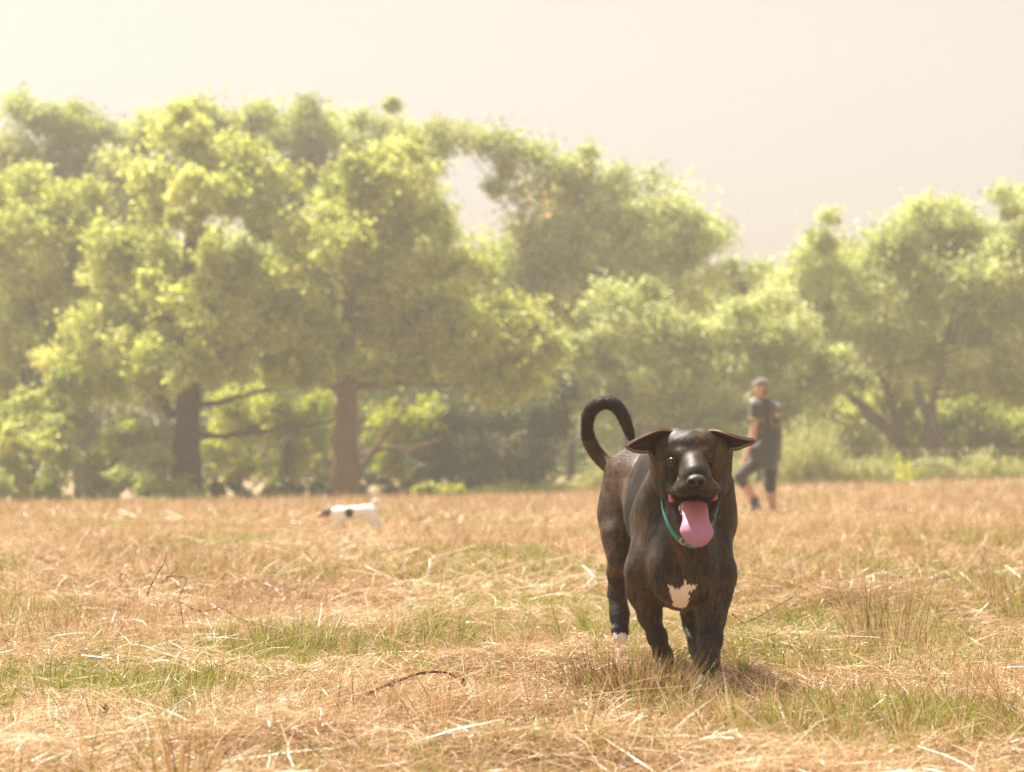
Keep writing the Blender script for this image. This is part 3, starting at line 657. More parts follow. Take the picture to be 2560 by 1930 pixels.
for dx in (-14, -5, 5, 14): s.cone(D(1760 + dx, 1722, 5.92), D(1759 + dx * 1.35, 1735, 5.87 + abs(dx) * .001), .0125, .0105, .006)
# neck
s.cone(D(1728, 1165, 6.06), D(1708, 1285, 6.24), .083, .118, .045)
s.cone(D(1728, 1255, 6.00), D(1722, 1350, 6.06), .060, .055, .035)
s.cone(D(1672, 1215, 6.10), D(1632, 1300, 6.22), .045, .044, .04)
s.cone(D(1788, 1215, 6.10), D(1794, 1300, 6.20), .043, .042, .04)
# tail
tl = curve([D(1590, 1200, 6.86), D(1556, 1188, 6.93), D(1509, 1153, 7.0), D(1478, 1112, 7.0), D(1466, 1065, 6.98), D(1480, 1024, 6.95), D(1512, 1006, 6.93), D(1543, 1018, 6.92), D(1562, 1050, 6.92), D(1574, 1083, 6.92), D(1580, 1101, 6.92)], 5)
tr = np.interp(np.linspace(0, 10, len(tl)), range(11), [.032, .0215, .018, .0172, .0168, .0163, .016, .0152, .014, .0105, .0035])
s.chain(list(tl), list(tr), .008)
# head
s.ell(D(1727, 1130, 6.00), (.084, .092, .050), .02)
s.ell(D(1668, 1140, 6.00), (.036, .06, .055), .03)
s.ell(D(1786, 1140, 6.00), (.036, .06, .055), .03)
s.ell(D(1727, 1160, 5.99), (.092, .075, .072), .03)
s.ell(D(1672, 1197, 5.985), (.041, .062, .052), .025)
s.ell(D(1783, 1195, 5.985), (.040, .062, .052), .025)
s.ell(D(1727, 1116, 5.94), (.055, .045, .028), .03)
s.ell(D(1690, 1104, 5.99), (.034, .05, .026), .022); s.ell(D(1766, 1104, 5.99), (.034, .05, .026), .022)
s.ell(D(1653, 1118, 6.0), (.022, .05, .03), .025); s.ell(D(1801, 1118, 6.0), (.022, .05, .03), .025)
s.cone(D(1691, 1137, 5.915), D(1702, 1138, 5.900), .0175, .0155, .012)
s.cone(D(1772, 1137, 5.915), D(1762, 1138, 5.900), .0175, .0155, .012)
s.ell(D(1702, 1103, 5.99), (.022, .05, .022), .02); s.ell(D(1755, 1103, 5.99), (.022, .05, .022), .02)
# eye sockets, then lids
for ex in (1681.5, 1781.5): s.ell(D(ex, 1153, 5.895), (.0135, .016, .0085), .008, sub=True)
for ex, sg in ((1690, 1), (1774, -1)): s.cone(D(ex, 1160, 5.90), D(ex + 12 * sg, 1178, 5.885), .008, .007, .012, sub=True)
# muzzle
s.cone(D(1732, 1152, 5.925), D(1740, 1190, 5.815), .037, .0285, .024)
s.ell(D(1737, 1203, 5.86), (.044, .070, .034), .02)
s.ell(D(1714, 1223, 5.835), (.0265, .050, .0215), .012)
s.ell(D(1769, 1221, 5.835), (.0275, .050, .0215), .012)
s.cone(D(1664, 1212, 5.96), D(1692, 1228, 5.88), .020, .012, .02); s.cone(D(1800, 1210, 5.96), D(1786, 1226, 5.88), .020, .012, .02)
s.ell(D(1741, 1216, 5.80), (.026, .025, .018), .012)
for ex, sg in ((1699, 1), (1779, -1)): s.cone(D(ex, 1188, 5.87), D(ex + 6 * sg, 1200, 5.83), .003, .003, .010, sub=True)
# open mouth
s.ell(D(1731, 1272, 5.835), (.060, .075, .030), .006, sub=True)
s.ell(D(1731, 1290, 5.86), (.045, .07, .038), .006, sub=True)
s.ell(D(1741, 1243, 5.80), (.018, .05, .008), .006, sub=True); s.cone(D(1741, 1216, 5.782), D(1741, 1240, 5.785), .0035, .003, .006, sub=True)
# lower jaw as a thin rim
s.chain([D(1665, 1222, 5.955), D(1669, 1238, 5.92), D(1682, 1266, 5.89), D(1699, 1298, 5.86), D(1720, 1320, 5.84), D(1743, 1325, 5.835)], [.011, .0075, .0075, .009, .011, .012], .008)
s.chain([D(1799, 1218, 5.955), D(1796, 1236, 5.92), D(1786, 1262, 5.89), D(1774, 1294, 5.86), D(1760, 1317, 5.84), D(1743, 1325, 5.835)], [.011, .0075, .0075, .009, .011, .012], .008)
s.cone(D(1741, 1318, 5.862), D(1730, 1300, 5.99), .024, .055, .02)
s.cone(D(1668, 1212, 5.93), D(1666, 1232, 5.92), .012, .008, .012); s.cone(D(1799, 1210, 5.93), D(1800, 1230, 5.92), .012, .008, .012)
V, Q = s.surface(2); del s
def pix(V):
    """where a point of the dog sits in the photograph's frame: only used to place markings on the coat in body space"""
    d = V - CAM; f = d[:, 1] * CT + d[:, 2] * ST; return 1280 + FPX * d[:, 0] / f, 965 - FPX * (-d[:, 1] * ST + d[:, 2] * CT) / f
px, py = pix(V); N = normals(V, Q)
pxw, pyw = px, py
jag = (vnoise(px * .16, py * .09, 4) - .5) * 12
patch = [(1672, 1459), (1692, 1471), (1712, 1462), (1716, 1445), (1720, 1460), (1749, 1457), (1724, 1480), (1719, 1512), (1705, 1519), (1682, 1514), (1677, 1482)]
def inpoly(x, y, poly):
    r = np.zeros(len(x), bool); n = len(poly)
    for i in range(n):
        (x1, y1), (x2, y2) = poly[i], poly[(i + 1) % n]
        c = ((y1 > y) != (y2 > y)) & (x < (x2 - x1) * (y - y1) / (y2 - y1 + 1e-9) + x1); r ^= c
    return r
white = (inpoly(px + jag * .5, py + jag * .4, patch) & (V[:, 1] < 6.2)).astype(float)
white = np.maximum(white, ((py + jag > 1584) & (px < 1600) & (V[:, 1] > 6.6) & (px + jag * .3 > 1538)).astype(float))
chin = ((py > 1240) & (py < 1345) & (px > 1664) & (px < 1802) & (V[:, 1] < 5.93)).astype(float)
inner = ((px > 1673 + (py - 1240) * .33) & (px < 1794 - (py - 1240) * .27) & (py > 1232) & (py < 1318) & (V[:, 1] > 5.77) & (V[:, 1] < 5.95)).astype(float)
inner *= 1 - ((N[:, 1] < -.2) & (V[:, 1] < 5.83) & (py < 1247))
warm = np.clip((py - 1200) / 350, 0, 1) * .6 * (V[:, 1] < 6.4) * (py < 1560) + ((V[:, 1] > 6.55) & (py > 1100) & (py < 1440)) * 1.0
attrs = {'white': white, 'pink': inner, 'warm': warm}
mesh('body', V, Q, COAT, dog, dogb, True, attrs)
# coat hairs lying along the body
def fur(V, Q, px, py, N, attrs, n):
    fi = R.integers(0, len(Q), n); vi = Q[fi, 0]; q = V[Q[fi]]; w = R.dirichlet([1, 1, 1, 1], n)[:, :, None]; p = (q * w).sum(1); nn = N[vi]
    keep = (attrs['pink'][vi] < .5) & ~((np.abs(px[vi] - 1681.5) < 13) & (np.abs(py[vi] - 1153) < 9) & (V[vi, 1] < 6)) & ~((np.abs(px[vi] - 1781.5) < 13) & (np.abs(py[vi] - 1153) < 9) & (V[vi, 1] < 6))
    p, nn, vi = p[keep], nn[keep], vi[keep]; n = len(p)
    flow = np.tile([0., .75, -.65], (n, 1)); flow[px[vi] < 1590] += [-.1, 0, -.3]
    face = (p[:, 1] < 6.02) & (py[vi] < 1240); flow[face] = [0, .7, .7]; flow[face, 0] = (p[face, 0] - .435) * 6
    tail = (py[vi] < 1195) & (px[vi] < 1585); j = np.argmin(((p[tail][:, None] - tl[None]) ** 2).sum(2), 1); flow[tail] = np.gradient(tl, axis=0)[j]
    flow += R.normal(size=(n, 3)) * .13
    d = flow - nn * (flow * nn).sum(1)[:, None]; d /= np.linalg.norm(d, axis=1)[:, None] + 1e-9; d = d + nn * (.16 + .1 * R.random(n))[:, None]
    L = .0055 + .004 * R.random(n); L[tail] = .006 + .006 * R.random(tail.sum()); L[face] *= .6
    clump = fbm(px[vi] * .22 + py[vi] * .02, py[vi] * .055, 31, 3); clump = (clump - .5) * 2.4
    sd = np.cross(d, nn); sd /= np.linalg.norm(sd, axis=1)[:, None] + 1e-9; wd = np.where(tail, .0006, .0012)[:, None]
    V3 = np.stack([p - sd * wd, p + sd * wd, p + d * L[:, None]], 1).reshape(-1, 3)
    return mesh('coat_hair', V3, np.arange(len(V3)).reshape(-1, 3), COATH, dog, dogb, False, {'white': np.repeat(np.clip(attrs['white'][vi] + np.clip(clump * .04 + R.normal(size=n) * .03 - .03, 0, .10), 0, 1), 3), 'pink': np.repeat(attrs['pink'][vi], 3), 'warm': np.repeat(np.clip(attrs['warm'][vi] * (1 + clump) + clump * .5 + R.normal(size=n) * .2, 0, 1.5), 3)})
tag(fur(V, Q, px, py, N, attrs, 330000), kind='stuff')
# ears
EARI = Mt('ear_inside'); EARI.col(EARI.mix(EARI.noise(25), (.17, .07, .04), (.03, .014, .01))).set(Roughness=.6)
tb = EARI.node('ShaderNodeBsdfTranslucent'); tb.inputs[0].default_value = (.55, .22, .09, 1); mx = EARI.node('ShaderNodeMixShader'); mx.inputs[0].default_value = .25
EARI.l.new(EARI.b.outputs[0], mx.inputs[1]); EARI.l.new(tb.outputs[0], mx.inputs[2]); EARI.l.new(mx.outputs[0], EARI.o.inputs[0])
def ear(top, bot, fold, sg):
    """top and bottom edge as pixels+depth, base to tip"""
    T = curve([D(*q) for q in top], 6); B = curve([D(*q) for q in bot], 6); nu = len(T); nv = 11; G = np.zeros((nu, nv, 3))
    for j, v in enumerate(np.linspace(0, 1, nv)):
        G[:, j] = T * (1 - v) + B * v; u = np.linspace(0, 1, nu); G[:, j, 1] += np.sin(v * np.pi) * fold * (1 - u ** 3)
        G[:, j, 2] -= (v < .25) * 0
    if sg > 0: G = G[::-1]
    V_, Q_ = sheet(G, np.full(G.shape[:2], .0055))
    Vn = len(V_); z = np.zeros(Vn)
    o = mesh('ear', V_, Q_, [EARI.m, COAT], dog, dogb, True, {'white': z, 'pink': z, 'warm': z + .6}, midx=np.concatenate([np.zeros(len(G) * nv - len(G) - nv + 1), np.ones(len(Q_) - (len(G) * nv - len(G) - nv + 1))]))
    rim = Geo(); E_ = np.vstack([T if sg < 0 else T, B[::-1]]); rim.tube(E_, .0028, 6); rim.build('ear_rim', RIM, o, dogb)
    return o
RIM = Mt('ear_rim_glow').col((.16, .10, .07)).set(Roughness=.6).m  # paler than the ear: backlit glow along the edge, painted as colour
ear([(1692, 1083, 5.96), (1664, 1076, 5.945), (1640, 1079, 5.93), (1612, 1090, 5.925), (1586, 1103, 5.93), (1568, 1115, 5.935)],
    [(1640, 1146, 5.965), (1628, 1136, 5.95), (1620, 1129, 5.94), (1604, 1129, 5.935), (1584, 1126, 5.935), (1569, 1118, 5.937)], .046, -1)
ear([(1758, 1082, 5.96), (1784, 1077, 5.945), (1806, 1082, 5.93), (1834, 1091, 5.925), (1860, 1098, 5.93), (1886, 1101, 5.935)],
    [(1816, 1142, 5.965), (1820, 1134, 5.95), (1826, 1122, 5.94), (1842, 1121, 5.935), (1864, 1113, 5.935), (1885, 1105, 5.937)], .046, 1)
# nose leather with nostrils
s = Solid(D(1741, 1199, 5.78) - [.04, .05, .035], D(1741, 1199, 5.78) + [.04, .05, .035], .0011)
s.ell(D(1741, 1198, 5.783), (.0195, .022, .0125), .004); s.ell(D(1729, 1204, 5.780), (.0115, .020, .0125), .006); s.ell(D(1753, 1204, 5.780), (.0115, .020, .0125), .006)
s.cone(D(1741, 1206, 5.772), D(1741, 1216, 5.782), .006, .003, .004)
for sg in (-1, 1):
    s.ell(D(1741 + 12 * sg, 1206, 5.762), (.0070, .014, .0062), .002, sub=True); s.cone(D(1741 + 15 * sg, 1206, 5.765), D(1741 + 23 * sg, 1208, 5.77), .0030, .0022, .002, sub=True)
s.cone(D(1741, 1200, 5.760), D(1741, 1224, 5.770), .0009, .0009, .0015, sub=True)
Vn, Qn = s.surface(1)
mn = Mt('nose_leather'); mn.col((.022, .017, .017)).set(Roughness=.55); mn.bump(mn.noise(700, 2), .3, .001)
mesh('nose', Vn, Qn, mn.m, dog, dogb, True)
# eyes
eye_m = Mt('amber_eye'); g_ = eye_m.attr('rad'); eye_m.col(eye_m.ramp(g_, [(0, (.004, .003, .003)), (.30, (.006, .004, .003)), (.40, (.30, .15, .03)), (.78, (.48, .28, .08)), (.9, (.05, .03, .02)), (1, (.12, .08, .06))])).set(Roughness=.12)
eye_m.b.inputs['Specular IOR Level'].default_value = .35
lidm = Mt('dark_eyelid').col((.008, .006, .006)).set(Roughness=.5).m
for ex in (1681.5, 1781.5):
    c = D(ex, 1154, 5.9095); Ve, Qe = ellmesh(c, (.0125,) * 3, 24); rd = np.hypot(Ve[:, 0] - c[0], Ve[:, 2] - c[2]) / .0082; rd[Ve[:, 1] > c[1]] = 1.2
    e = mesh('eye', Ve, Qe, eye_m.m, dog, dogb, True, {'rad': np.clip(rd, 0, 1)})
    lid = Geo()
    for up in (1, -1):
        sl_ = 1 if ex < 1730 else -1; pp = [D(ex - 13, 1154.5 - 2 * sl_, 5.903), D(ex - 7, 1153.5 - (4.6 if up > 0 else -4.6), 5.8950), D(ex, 1153.5 - (5.8 if up > 0 else -5.6), 5.8935), D(ex + 7, 1153.5 - (4.6 if up > 0 else -4.6), 5.8950), D(ex + 13, 1154.5 + 2.5 * sl_, 5.903)]
        lid.tube(curve(pp, 5), [.0012] + [.0028 if up > 0 else .0021] * 19 + [.0012], 8)
    z = np.concatenate(lid.A) * 0
    mesh('eyelids', np.concatenate(lid.V), np.concatenate([f for f in lid.F if (f[:, 2] != f[:, 3]).all()]), lidm, dog, dogb, True)
# tongue
ctr = curve([D(1731, 1266, 5.925), D(1732, 1256, 5.89), D(1734, 1258, 5.865), D(1737, 1275, 5.845), D(1740, 1300, 5.818), D(1742, 1325, 5.800), D(1744, 1345, 5.795), D(1744.5, 1360, 5.797), D(1744.5, 1367.5, 5.800)], 5)
hw = np.interp(np.linspace(0, 8, len(ctr)), [0, 1, 2, 3, 4, 4.5, 5, 5.5, 6, 7, 8], np.array([21, 26, 32, 33.5, 33.5, 38, 42.5, 41.5, 36, 23, 9]) / 1040.)
nv = 15; G = np.zeros((len(ctr), nv, 3))
for j, v in enumerate(np.linspace(-1, 1, nv)):
    G[:, j] = ctr; G[:, j, 0] += hw * v; bulge = .010 * (1 - v * v) - .0045 * np.exp(-(v / .16) ** 2); G[:, j, 1] -= bulge - .004; G[:, j, 2] += np.where(np.arange(len(ctr)) < 12, bulge * .6, 0)
G[:, :, 1] += (vnoise(G[:, :, 0] * 90, G[:, :, 2] * 90, 3) - .5) * .0016
Vt, Qt = sheet(G, np.full(G.shape[:2], .006))
mt = Mt('tongue_pink'); r_ = np.linspace(0, 1, len(ctr)); tt = np.tile(np.repeat(r_, nv), 2); mt.col(mt.ramp(mt.attr('along'), [(.15, (.36, .10, .08)), (.42, (.50, .20, .21)), (.62, (.42, .18, .31)), (1, (.40, .165, .33))])).set(Roughness=.42)
mt.b.inputs['Subsurface Weight'].default_value = .25; mt.b.inputs['Subsurface Scale'].default_value = .01; mt.bump(mt.noise(420, 3), .25, .001)
mesh('tongue', Vt, Qt, mt.m, dog, dogb, True, {'along': tt})
# teeth, gums and lining
tm = Mt('tooth_ivory').col((.62, .55, .42)).set(Roughness=.3).m
for x, y, yy, r_t, h_t in ((1700, 1269, 5.872, .0040, .014), (1702, 1287, 5.862, .0042, .013), (1709, 1300, 5.850, .0036, .011), (1774, 1292, 5.852, .0036, .010)):
    g = Geo(); b = D(x, y + 8, yy); g.tube([b, b + [0, 0, h_t * .6], b + [0, -.001, h_t]], [r_t, r_t * .8, r_t * .25], 8); g.build('tooth', tm, dog, dogb)
gm = Mt('gum_pink').col((.50, .13, .10)).set(Roughness=.3).m
for pts_, rr_ in (([D(1674, 1237, 5.905), D(1679, 1252, 5.897), D(1686, 1268, 5.888)], [.004, .0075, .003]), ([D(1791, 1236, 5.905), D(1786, 1248, 5.898), D(1781, 1262, 5.889)], [.004, .0075, .003])):
    g = Geo(); g.tube(curve(pts_, 4), np.interp(np.linspace(0, 2, 9), [0, 1, 2], rr_), 8); g.build('cheek_lining', gm, dog, dogb)
# whiskers
g = Geo()
for sg, x0 in ((-1, 1706), (1, 1776)):
    for k in range(4):
        b = D(x0 + sg * R.uniform(0, 10), 1216 + k * 2.5, 5.80); e = b + np.array([sg * R.uniform(.02, .035), R.uniform(-.02, .02), R.uniform(-.02, .012)])
        g.tube([b, (b + e) / 2 + [0, 0, .004], e], [.00022, .0002, .0001], 4)
g.build('whiskers', Mt('whisker').col((.10, .08, .07)).set(Roughness=.4).m, dog, dogb)
# collar
cc = curve([D(1655, 1225, 6.06), D(1652, 1252, 5.985), D(1661, 1290, 5.945), D(1678, 1325, 5.925), D(1702, 1351, 5.915), D(1735, 1362, 5.915), D(1765, 1345, 5.925), D(1780, 1308, 5.935), D(1796, 1262, 5.985), D(1800, 1225, 6.06)], 8)
tn = np.gradient(cc, axis=0); G = np.stack([cc + [0, -.001, .0095], cc + [0, -.003, .0], cc + [0, -.001, -.009]], 1)
Vc, Qc = sheet(G[::-1], .003); mc = Mt('teal_webbing'); mc.col(mc.mix(mc.noise(300, 2), (.03, .20, .18), (.06, .30, .27))).set(Roughness=.7)
col_o = mesh('dog_collar', Vc, Qc, mc.m, None, D(1702, 1351, 5.91), True); col_o.location = [float(v) for v in D(1702, 1351, 5.91)]; tag(col_o, 'thin teal collar round the neck of the big brown dog', 'collar')
g = Geo(); b0 = D(1708, 1353, 5.905); q = [b0 + np.array([np.cos(a) * .008, -.003, np.sin(a) * .008]) for a in np.linspace(0, 6.283, 14)]; g.tube(q, .0018, 6, caps=False)
g.build('buckle', Mt('orange_metal').col((.75, .30, .12)).set(Roughness=.35, Metallic=.5).m, col_o, D(1702, 1351, 5.91))
# ------------------------------------------------------------------ walking person
Yp = 29.0
pb = P(1905, 1284, Yp); pb[2] = terrain(pb[0], pb[1]); dz = pb[2] - P(1905, 1290, Yp)[2]
E = lambda px, py, Y: P(px, py, Y) + [0, 0, dz * .5]
person = empty('person', pb, 'person in dark cap, black short sleeved shirt and cropped leggings walking away to the left', 'person')
lo, hi = E(1825, 1292, 0 + 28.5), E(1975, 935, 29.5); lo[1], hi[1] = 28.55, 29.45
skin = Mt('skin'); skin.col(skin.mix(skin.noise(3), (.50, .27, .19), (.56, .32, .23))).set(Roughness=.55); skin.b.inputs['Subsurface Weight'].default_value = .1; skin.b.inputs['Subsurface Scale'].default_value = .01
# body skin: legs, arm, hand, neck and head in one surface
s = Solid(lo, hi, .0055)
HL, KL, AL = E(1902, 1148, 28.92), E(1848, 1192, 28.86), E(1884, 1252, 28.88)
HR, KR, AR = E(1928, 1145, 29.05), E(1925, 1212, 29.08), E(1932, 1272, 29.10)
s.chain([HL, KL, KL * .5 + AL * .5 + [.012, .02, .015], AL], [.082, .056, .056, .036], .03)
s.chain([HR, KR, KR * .6 + AR * .4 + [0, .0, 0], AR], [.082, .058, .060, .038], .03)
s.chain([AL, E(1893, 1272, 28.86), E(1883, 1279, 28.76)], [.034, .030, .022], .02)
s.chain([AR, E(1934, 1281, 29.08), E(1922, 1284, 28.98)], [.036, .030, .022], .02)
PEL, WAI, CHE = E(1917, 1135, 28.99), E(1922, 1090, 28.98), E(1924, 1035, 28.97)
s.cone(PEL, WAI, .118, .110, .05); s.cone(WAI, CHE, .108, .112, .05)
SL, SR = E(1890, 1018, 28.88), E(1940, 1022, 29.14)
s.cone(SL, SR, .060, .055, .05); s.cone(E(1916, 1005, 28.97), E(1907, 982, 28.95), .050, .046, .02)
EL_, WL = E(1881, 1092, 28.82), E(1866, 1134, 28.76)
s.chain([SL, EL_, WL], [.056, .043, .026], .02)
ER, WR = E(1943, 1085, 29.24), E(1932, 1128, 29.20)
s.chain([SR, ER, WR], [.052, .040, .026], .02)
def hand(w, dirv, side):
    dirv = np.array(dirv, float); dirv /= np.linalg.norm(dirv); side = np.array(side, float)
    pc = w + dirv * .055; s.cone(w, pc, .024, .032, .012); s.cone(pc - side * .014, pc + side * .014, .026, .026, .01)
    for i, (o_, l) in enumerate(((-.030, .062), (-.010, .072), (.010, .068), (.029, .052))):
        a = pc + side * o_ + dirv * .018; b_ = a + dirv * l * .55 + [0, -.003, 0]; c_ = b_ + dirv * l * .5 + np.array([.008, -.010, 0])
        s.cone(a, b_, .0092, .0085, .004); s.cone(b_, c_, .0085, .0070, .003)
    a = w + dirv * .025 - side * .024; s.cone(a, a - side * .022 + dirv * .030, .012, .010, .006); s.cone(a - side * .022 + dirv * .030, a - side * .020 + dirv * .058, .010, .008, .003)
hand(WL, E(1856, 1170, 28.74) - WL, [.55, -.83, 0]); hand(WR, [-.1, -.02, -1], [.5, .86, 0])
HD = E(1903, 969, 28.94)
s.ell(HD, (.076, .092, .108), .02, rot=(0, 0, 35)); s.ell(HD + [-.028, .035, -.055], (.050, .055, .060), .03)
s.cone(HD + [-.070, .045, -.015], HD + [-.088, .055, -.030], .010, .011, .01)     # nose
s.cone(HD + [-.062, .048, -.062], HD + [-.064, .055, -.064], .010, .010, .008)    # lips
s.cone(HD + [-.058, .045, -.098], HD + [-.05, .05, -.10], .016, .014, .02)        # chin
for d_ in ([-.071, .018, .012], [-.045, .075, .012]): s.ell(HD + d_, (.012, .012, .008), .008, sub=True)
s.ell(HD + [.028, -.082, -.020], (.012, .014, .030), .005, rot=(0, 0, 20))        # ear
V, Q = s.surface(1); mesh('body', V, Q, skin.m, person, pb, True)
def cloth(name, mat, f, parent=None, sm=1):
    global s
    s = Solid(lo, hi, .0055); f(); V, Q = s.surface(sm); return mesh(name, V, Q, mat, parent or person, pb, True)
def fabric(name, a, b, rough=.8, sc=9):
    m = Mt(name); n = m.noise(sc, 4); m.col(m.mix(n, a, b)).set(Roughness=rough); m.b.inputs['Sheen Weight'].default_value = .3; m.bump(n, .5, .02); return m.m
def shirt():
    s.cone(E(1912, 1150, 28.97), WAI, .155, .145, .05); s.cone(WAI, E(1925, 1032, 28.98), .140, .140, .05); s.cone(SL, SR, .078, .074, .05)
    s.cone(E(1885, 1120, 28.9), E(1908, 1060, 28.93), .09, .1, .06); s.cone(E(1940, 1120, 29.04), E(1940, 1050, 29.05), .070, .080, .05); s.cone(E(1898, 1150, 28.90), E(1938, 1142, 29.05), .105, .08, .05)
    s.cone(SL, SL * .55 + EL_ * .45 + [0, 0, .01], .074, .074, .03); s.cone(SR, SR * .55 + ER * .45, .070, .070, .03)
    s.cone(E(1916, 1010, 28.97), E(1913, 1003, 28.96), .070, .062, .03)
    s.ell(E(1905, 1190, 28.97), (.4, .4, .085), .01, sub=True)
    s.cone(SL * .28 + EL_ * .72, EL_, .11, .12, .004, sub=True)
cloth('shirt', fabric('charcoal_jersey', (.020, .020, .022), (.040, .039, .040)), shirt)
def legs():
    s.chain([HL, KL, KL * .72 + AL * .28], [.098, .062, .060], .025); s.chain([HR, KR, KR * .75 + AR * .25], [.098, .070, .066], .035)
    s.cone(E(1912, 1146, 28.97), E(1920, 1130, 28.99), .125, .12, .04)
cloth('leggings', fabric('black_leggings', (.012, .012, .013), (.022, .021, .022)), legs)
def cap():
    s.ell(HD + [.004, -.002, .040], (.084, .100, .078), .01, rot=(0, 0, 35)); s.cone(HD + [-.05, .06, .050], HD + [-.088, .105, .036], .040, .036, .015)
    s.ell(HD + [-.07, .085, .0], (.09, .09, .038), .006, sub=True); s.ell(HD + [0, 0, -.045], (.12, .13, .065), .008, sub=True)
cloth('cap', fabric('grey_cap_cloth', (.10, .09, .085), (.17, .155, .145), sc=14), cap)
def hair(): s.ell(HD + [.030, -.030, -.025], (.058, .068, .070), .01, rot=(0, 0, 35)); s.ell(HD + [.05, -.045, -.055], (.034, .034, .045), .02); s.ell(HD + [.028, -.086, -.020], (.012, .016, .032), .004, sub=True)
cloth('hair', fabric('brown_hair', (.06, .035, .02), (.16, .10, .05), .5, 40), hair)
def boot(A, T, H):
    s.cone(A + [0, 0, .03], A, .052, .050, .01); s.chain([A, H, T], [.056, .054, .047], .02); s.ell(np.array([H[0], H[1], min(H[2], T[2]) - .097]), (.3, .3, .05), .006, sub=True)
BT = fabric('dark_boot_leather', (.018, .016, .02), (.035, .03, .035), .5)
cloth('shoe', BT, lambda: boot(AL + [.01, 0, -.01], E(1882, 1280, 28.75), E(1893, 1275, 28.87))); cloth('shoe', BT, lambda: boot(AR + [0, 0, -.035], E(1921, 1285, 28.96), E(1935, 1283, 29.10)))
cloth('sock', fabric('pink_sock', (.40, .08, .13), (.5, .12, .18)), lambda: s.cone(AL + [-.008, 0, .038], AL + [0, 0, .01], .050, .052, .01))
# gold trim of the sleeve and the round emblem on the back
gold = Mt('gold_print').col((.45, .27, .07)).set(Roughness=.6).m
g = Geo(); c0 = SL * .305 + EL_ * .695; ax = (EL_ - SL) / np.linalg.norm(EL_ - SL); e1 = np.cross(ax, [0, 1, 0]); e1 /= np.linalg.norm(e1); e2 = np.cross(ax, e1); c0 = SL + ax * (np.linalg.norm(EL_ - SL) * .44)
g.tube([c0 + e1 * math.cos(t) * .0785 + e2 * math.sin(t) * .0785 for t in np.linspace(0, 6.283, 33)], .009, 6, caps=False); g.build('sleeve_trim', gold, person, pb)
from mathutils.bvhtree import BVHTree
sh = [o for o in person.children if o.name.startswith('shirt')][0]; bv = BVHTree.FromPolygons([v.co[:] for v in sh.data.vertices], [p.vertices[:] for p in sh.data.polygons])
def onback(px, py, off=.004):
    a = E(px, py, 28.4) - pb; d = Vector((E(px, py, 29.4) - E(px, py, 28.4)).tolist()).normalized(); h = bv.ray_cast(Vector(a.tolist()), d)
    return (np.array(h[0]) + np.array(h[1]) * off + pb) if h[0] is not None else E(px, py, 28.85)
def on(px, py): return onback(px, py)
g = Geo(); ring = [on(1939 + 12 * math.cos(t), 1044 + 24 * math.sin(t)) for t in np.linspace(0, 6.283, 36)]; g.tube(ring, .006, 5, caps=False); g.build('emblem_ring', gold, person, pb)
g = Geo(); bt = [on(x, y) for x, y in ((1905, 1040), (1909, 1055), (1906, 1072), (1900, 1082))]; g.tube(curve(bt, 4), .006, 5); g.build('side_print', gold, person, pb)
cx_, cy_ = 1942, 1037; cpt = on(cx_, cy_); star = [cpt] + [on(cx_ + (7 if i % 2 else 4) * math.cos(i * .628 + .3), cy_ + (8 if i % 2 else 4.5) * math.sin(i * .628 + .3)) for i in range(10)]
G_ = np.array(star); fs = np.array([[0, 1 + i, 1 + (i + 1) % 10] for i in range(10)]); nrm_ = np.cross(G_[1] - G_[0], G_[3] - G_[0]); nrm_ /= np.linalg.norm(nrm_)
mesh('emblem_badge', np.concatenate([G_, G_ + nrm_ * .004 * np.sign(-nrm_[1])]), np.concatenate([fs, fs + 11]), Mt('pale_gold_print').col((.55, .46, .22)).set(Roughness=.6).m, person, pb)

# ------------------------------------------------------------------ small dog
Yd = 22.0
db = P(872, 1318, Yd); db[2] = terrain(db[0], db[1]); U = lambda px, py, Y=0.0: P(px, py, Yd + Y)
tdog = empty('dog', db, 'small white dog with black and tan head and a dark saddle patch trotting left', 'dog')
lo = U(785, 1335); hi = U(968, 1238); lo[1], hi[1] = Yd - .2, Yd + .25; lo = lo - [.02, 0, .02]
s = Solid(lo, hi, .004)
s.chain([U(852, 1286), U(882, 1283), U(912, 1278), U(928, 1276)], [.066, .060, .052, .052], .03); s.ell(U(850, 1289, -.01), (.065, .058, .070), .03)
s.cone(U(845, 1280), U(824, 1280), .046, .036, .03); s.ell(U(815, 1283), (.042, .034, .034), .02); s.cone(U(811, 1286), U(797, 1291), .024, .013, .015)
for dy in (-.035, .035):
    s.chain([U(851, 1298, dy), U(849 + dy * 250, 1312, dy), U(853 + dy * 300, 1326, dy)], [.030, .016, .013], .015); s.cone(U(853 + dy * 300, 1327, dy), U(848 + dy * 300, 1329, dy), .014, .012, .01)
s.ell(U(932, 1287, -.03), (.042, .035, .060), .02); s.ell(U(928, 1285, .03), (.040, .035, .055), .02)
s.chain([U(934, 1296, -.035), U(929, 1306, -.035), U(940, 1313, -.04), U(936, 1326, -.04), U(931, 1328, -.04)], [.034, .024, .015, .013, .012], .015)
s.chain([U(936, 1292, .035), U(945, 1301, .035), U(955, 1304, .035), U(953, 1316, .035), U(949, 1318, .035)], [.032, .021, .015, .014, .012], .015)
tt_ = curve([U(928, 1270), U(932, 1259), U(938, 1250), U(947, 1254), U(947, 1265), U(940, 1269)], 5); s.chain(list(tt_), list(np.linspace(.016, .009, len(tt_))), .008)
V, Q = s.surface(1); q = V - CAM; f_ = q[:, 1] * CT + q[:, 2] * ST; px = 1280 + FPX * q[:, 0] / f_; py = 965 - FPX * (-q[:, 1] * ST + q[:, 2] * CT) / f_
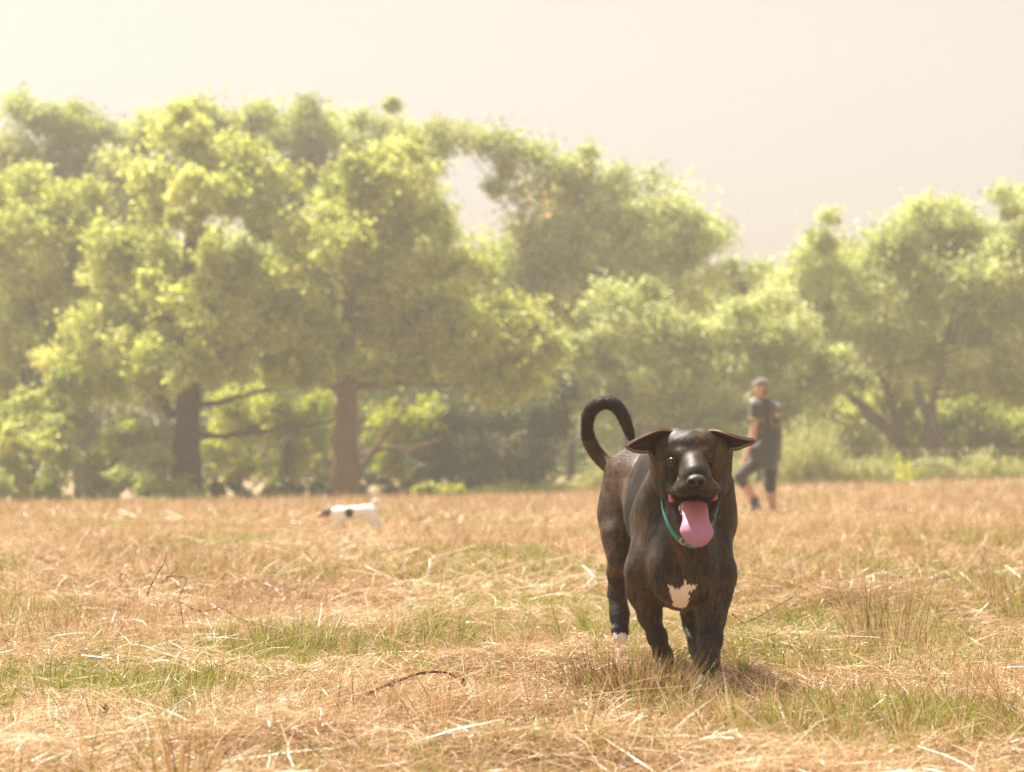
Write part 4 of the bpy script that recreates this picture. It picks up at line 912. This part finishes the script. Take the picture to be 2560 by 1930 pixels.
head = ((px + (py - 1280) * .3) < 827).astype(float); sad = (((px - 873) / 11) ** 2 + ((py - 1281) / 13) ** 2 < 1).astype(float)
tan = ((px < 822) & (py > 1284) & (px > 801)).astype(float)
m = Mt('terrier_coat'); n = m.noise(30, 3); c = m.mix(m.attr('black'), m.mix(n, (.70, .67, .62), (.82, .80, .76)), (.022, .018, .016)); c = m.mix(m.attr('tan'), c, (.34, .15, .04)); m.col(c).set(Roughness=.7); m.bump(n, .4, .01)
mesh('body', V, Q, m.m, tdog, db, True, {'black': np.clip(head + sad, 0, 1), 'tan': tan})
dk = Mt('dark_ear_fur').col((.02, .016, .014)).set(Roughness=.7).m
for dy in (-.034, .034):
    T = curve([U(822, 1274, dy), U(818, 1275, dy * 1.2), U(814, 1280, dy * 1.3)], 4); B = curve([U(826, 1280, dy * 1.1), U(823, 1285, dy * 1.4), U(815, 1288, dy * 1.4)], 4)
    Vx, Qx = sheet(np.stack([T, (T + B) / 2 + [0, dy * .15, 0], B], 1), .006); mesh('ear', Vx, Qx, dk, tdog, db, True)
Vx, Qx = ellmesh(U(796, 1290.5), (.011, .011, .009), 12); mesh('nose', Vx, Qx, dk, tdog, db, True)
Vx, Qx = ellmesh(U(807, 1283.5, -.026), (.006, .005, .006), 10); mesh('eye', Vx, Qx, mn.m, tdog, db, True)
# ------------------------------------------------------------------ haze
hb = np.array([[x, y, z] for z in (-3.0, 13.0) for y in (-4.0, 72.0) for x in (-40.0, 40.0)])
hf = np.array([[0, 2, 3, 1], [4, 5, 7, 6], [0, 1, 5, 4], [2, 6, 7, 3], [0, 4, 6, 2], [1, 3, 7, 5]])
hm = bpy.data.materials.new('haze_air'); hm.use_nodes = True; nt = hm.node_tree; nt.nodes.clear()
ho = nt.nodes.new('ShaderNodeOutputMaterial'); hv = nt.nodes.new('ShaderNodeVolumePrincipled')
hv.inputs['Color'].default_value = (1.0, .93, .80, 1); hv.inputs['Density'].default_value = .0037; hv.inputs['Anisotropy'].default_value = .5
nt.links.new(hv.outputs[0], ho.inputs['Volume'])
tag(mesh('haze', hb, hf, hm), 'thin warm sunlit haze over the field', kind='stuff')
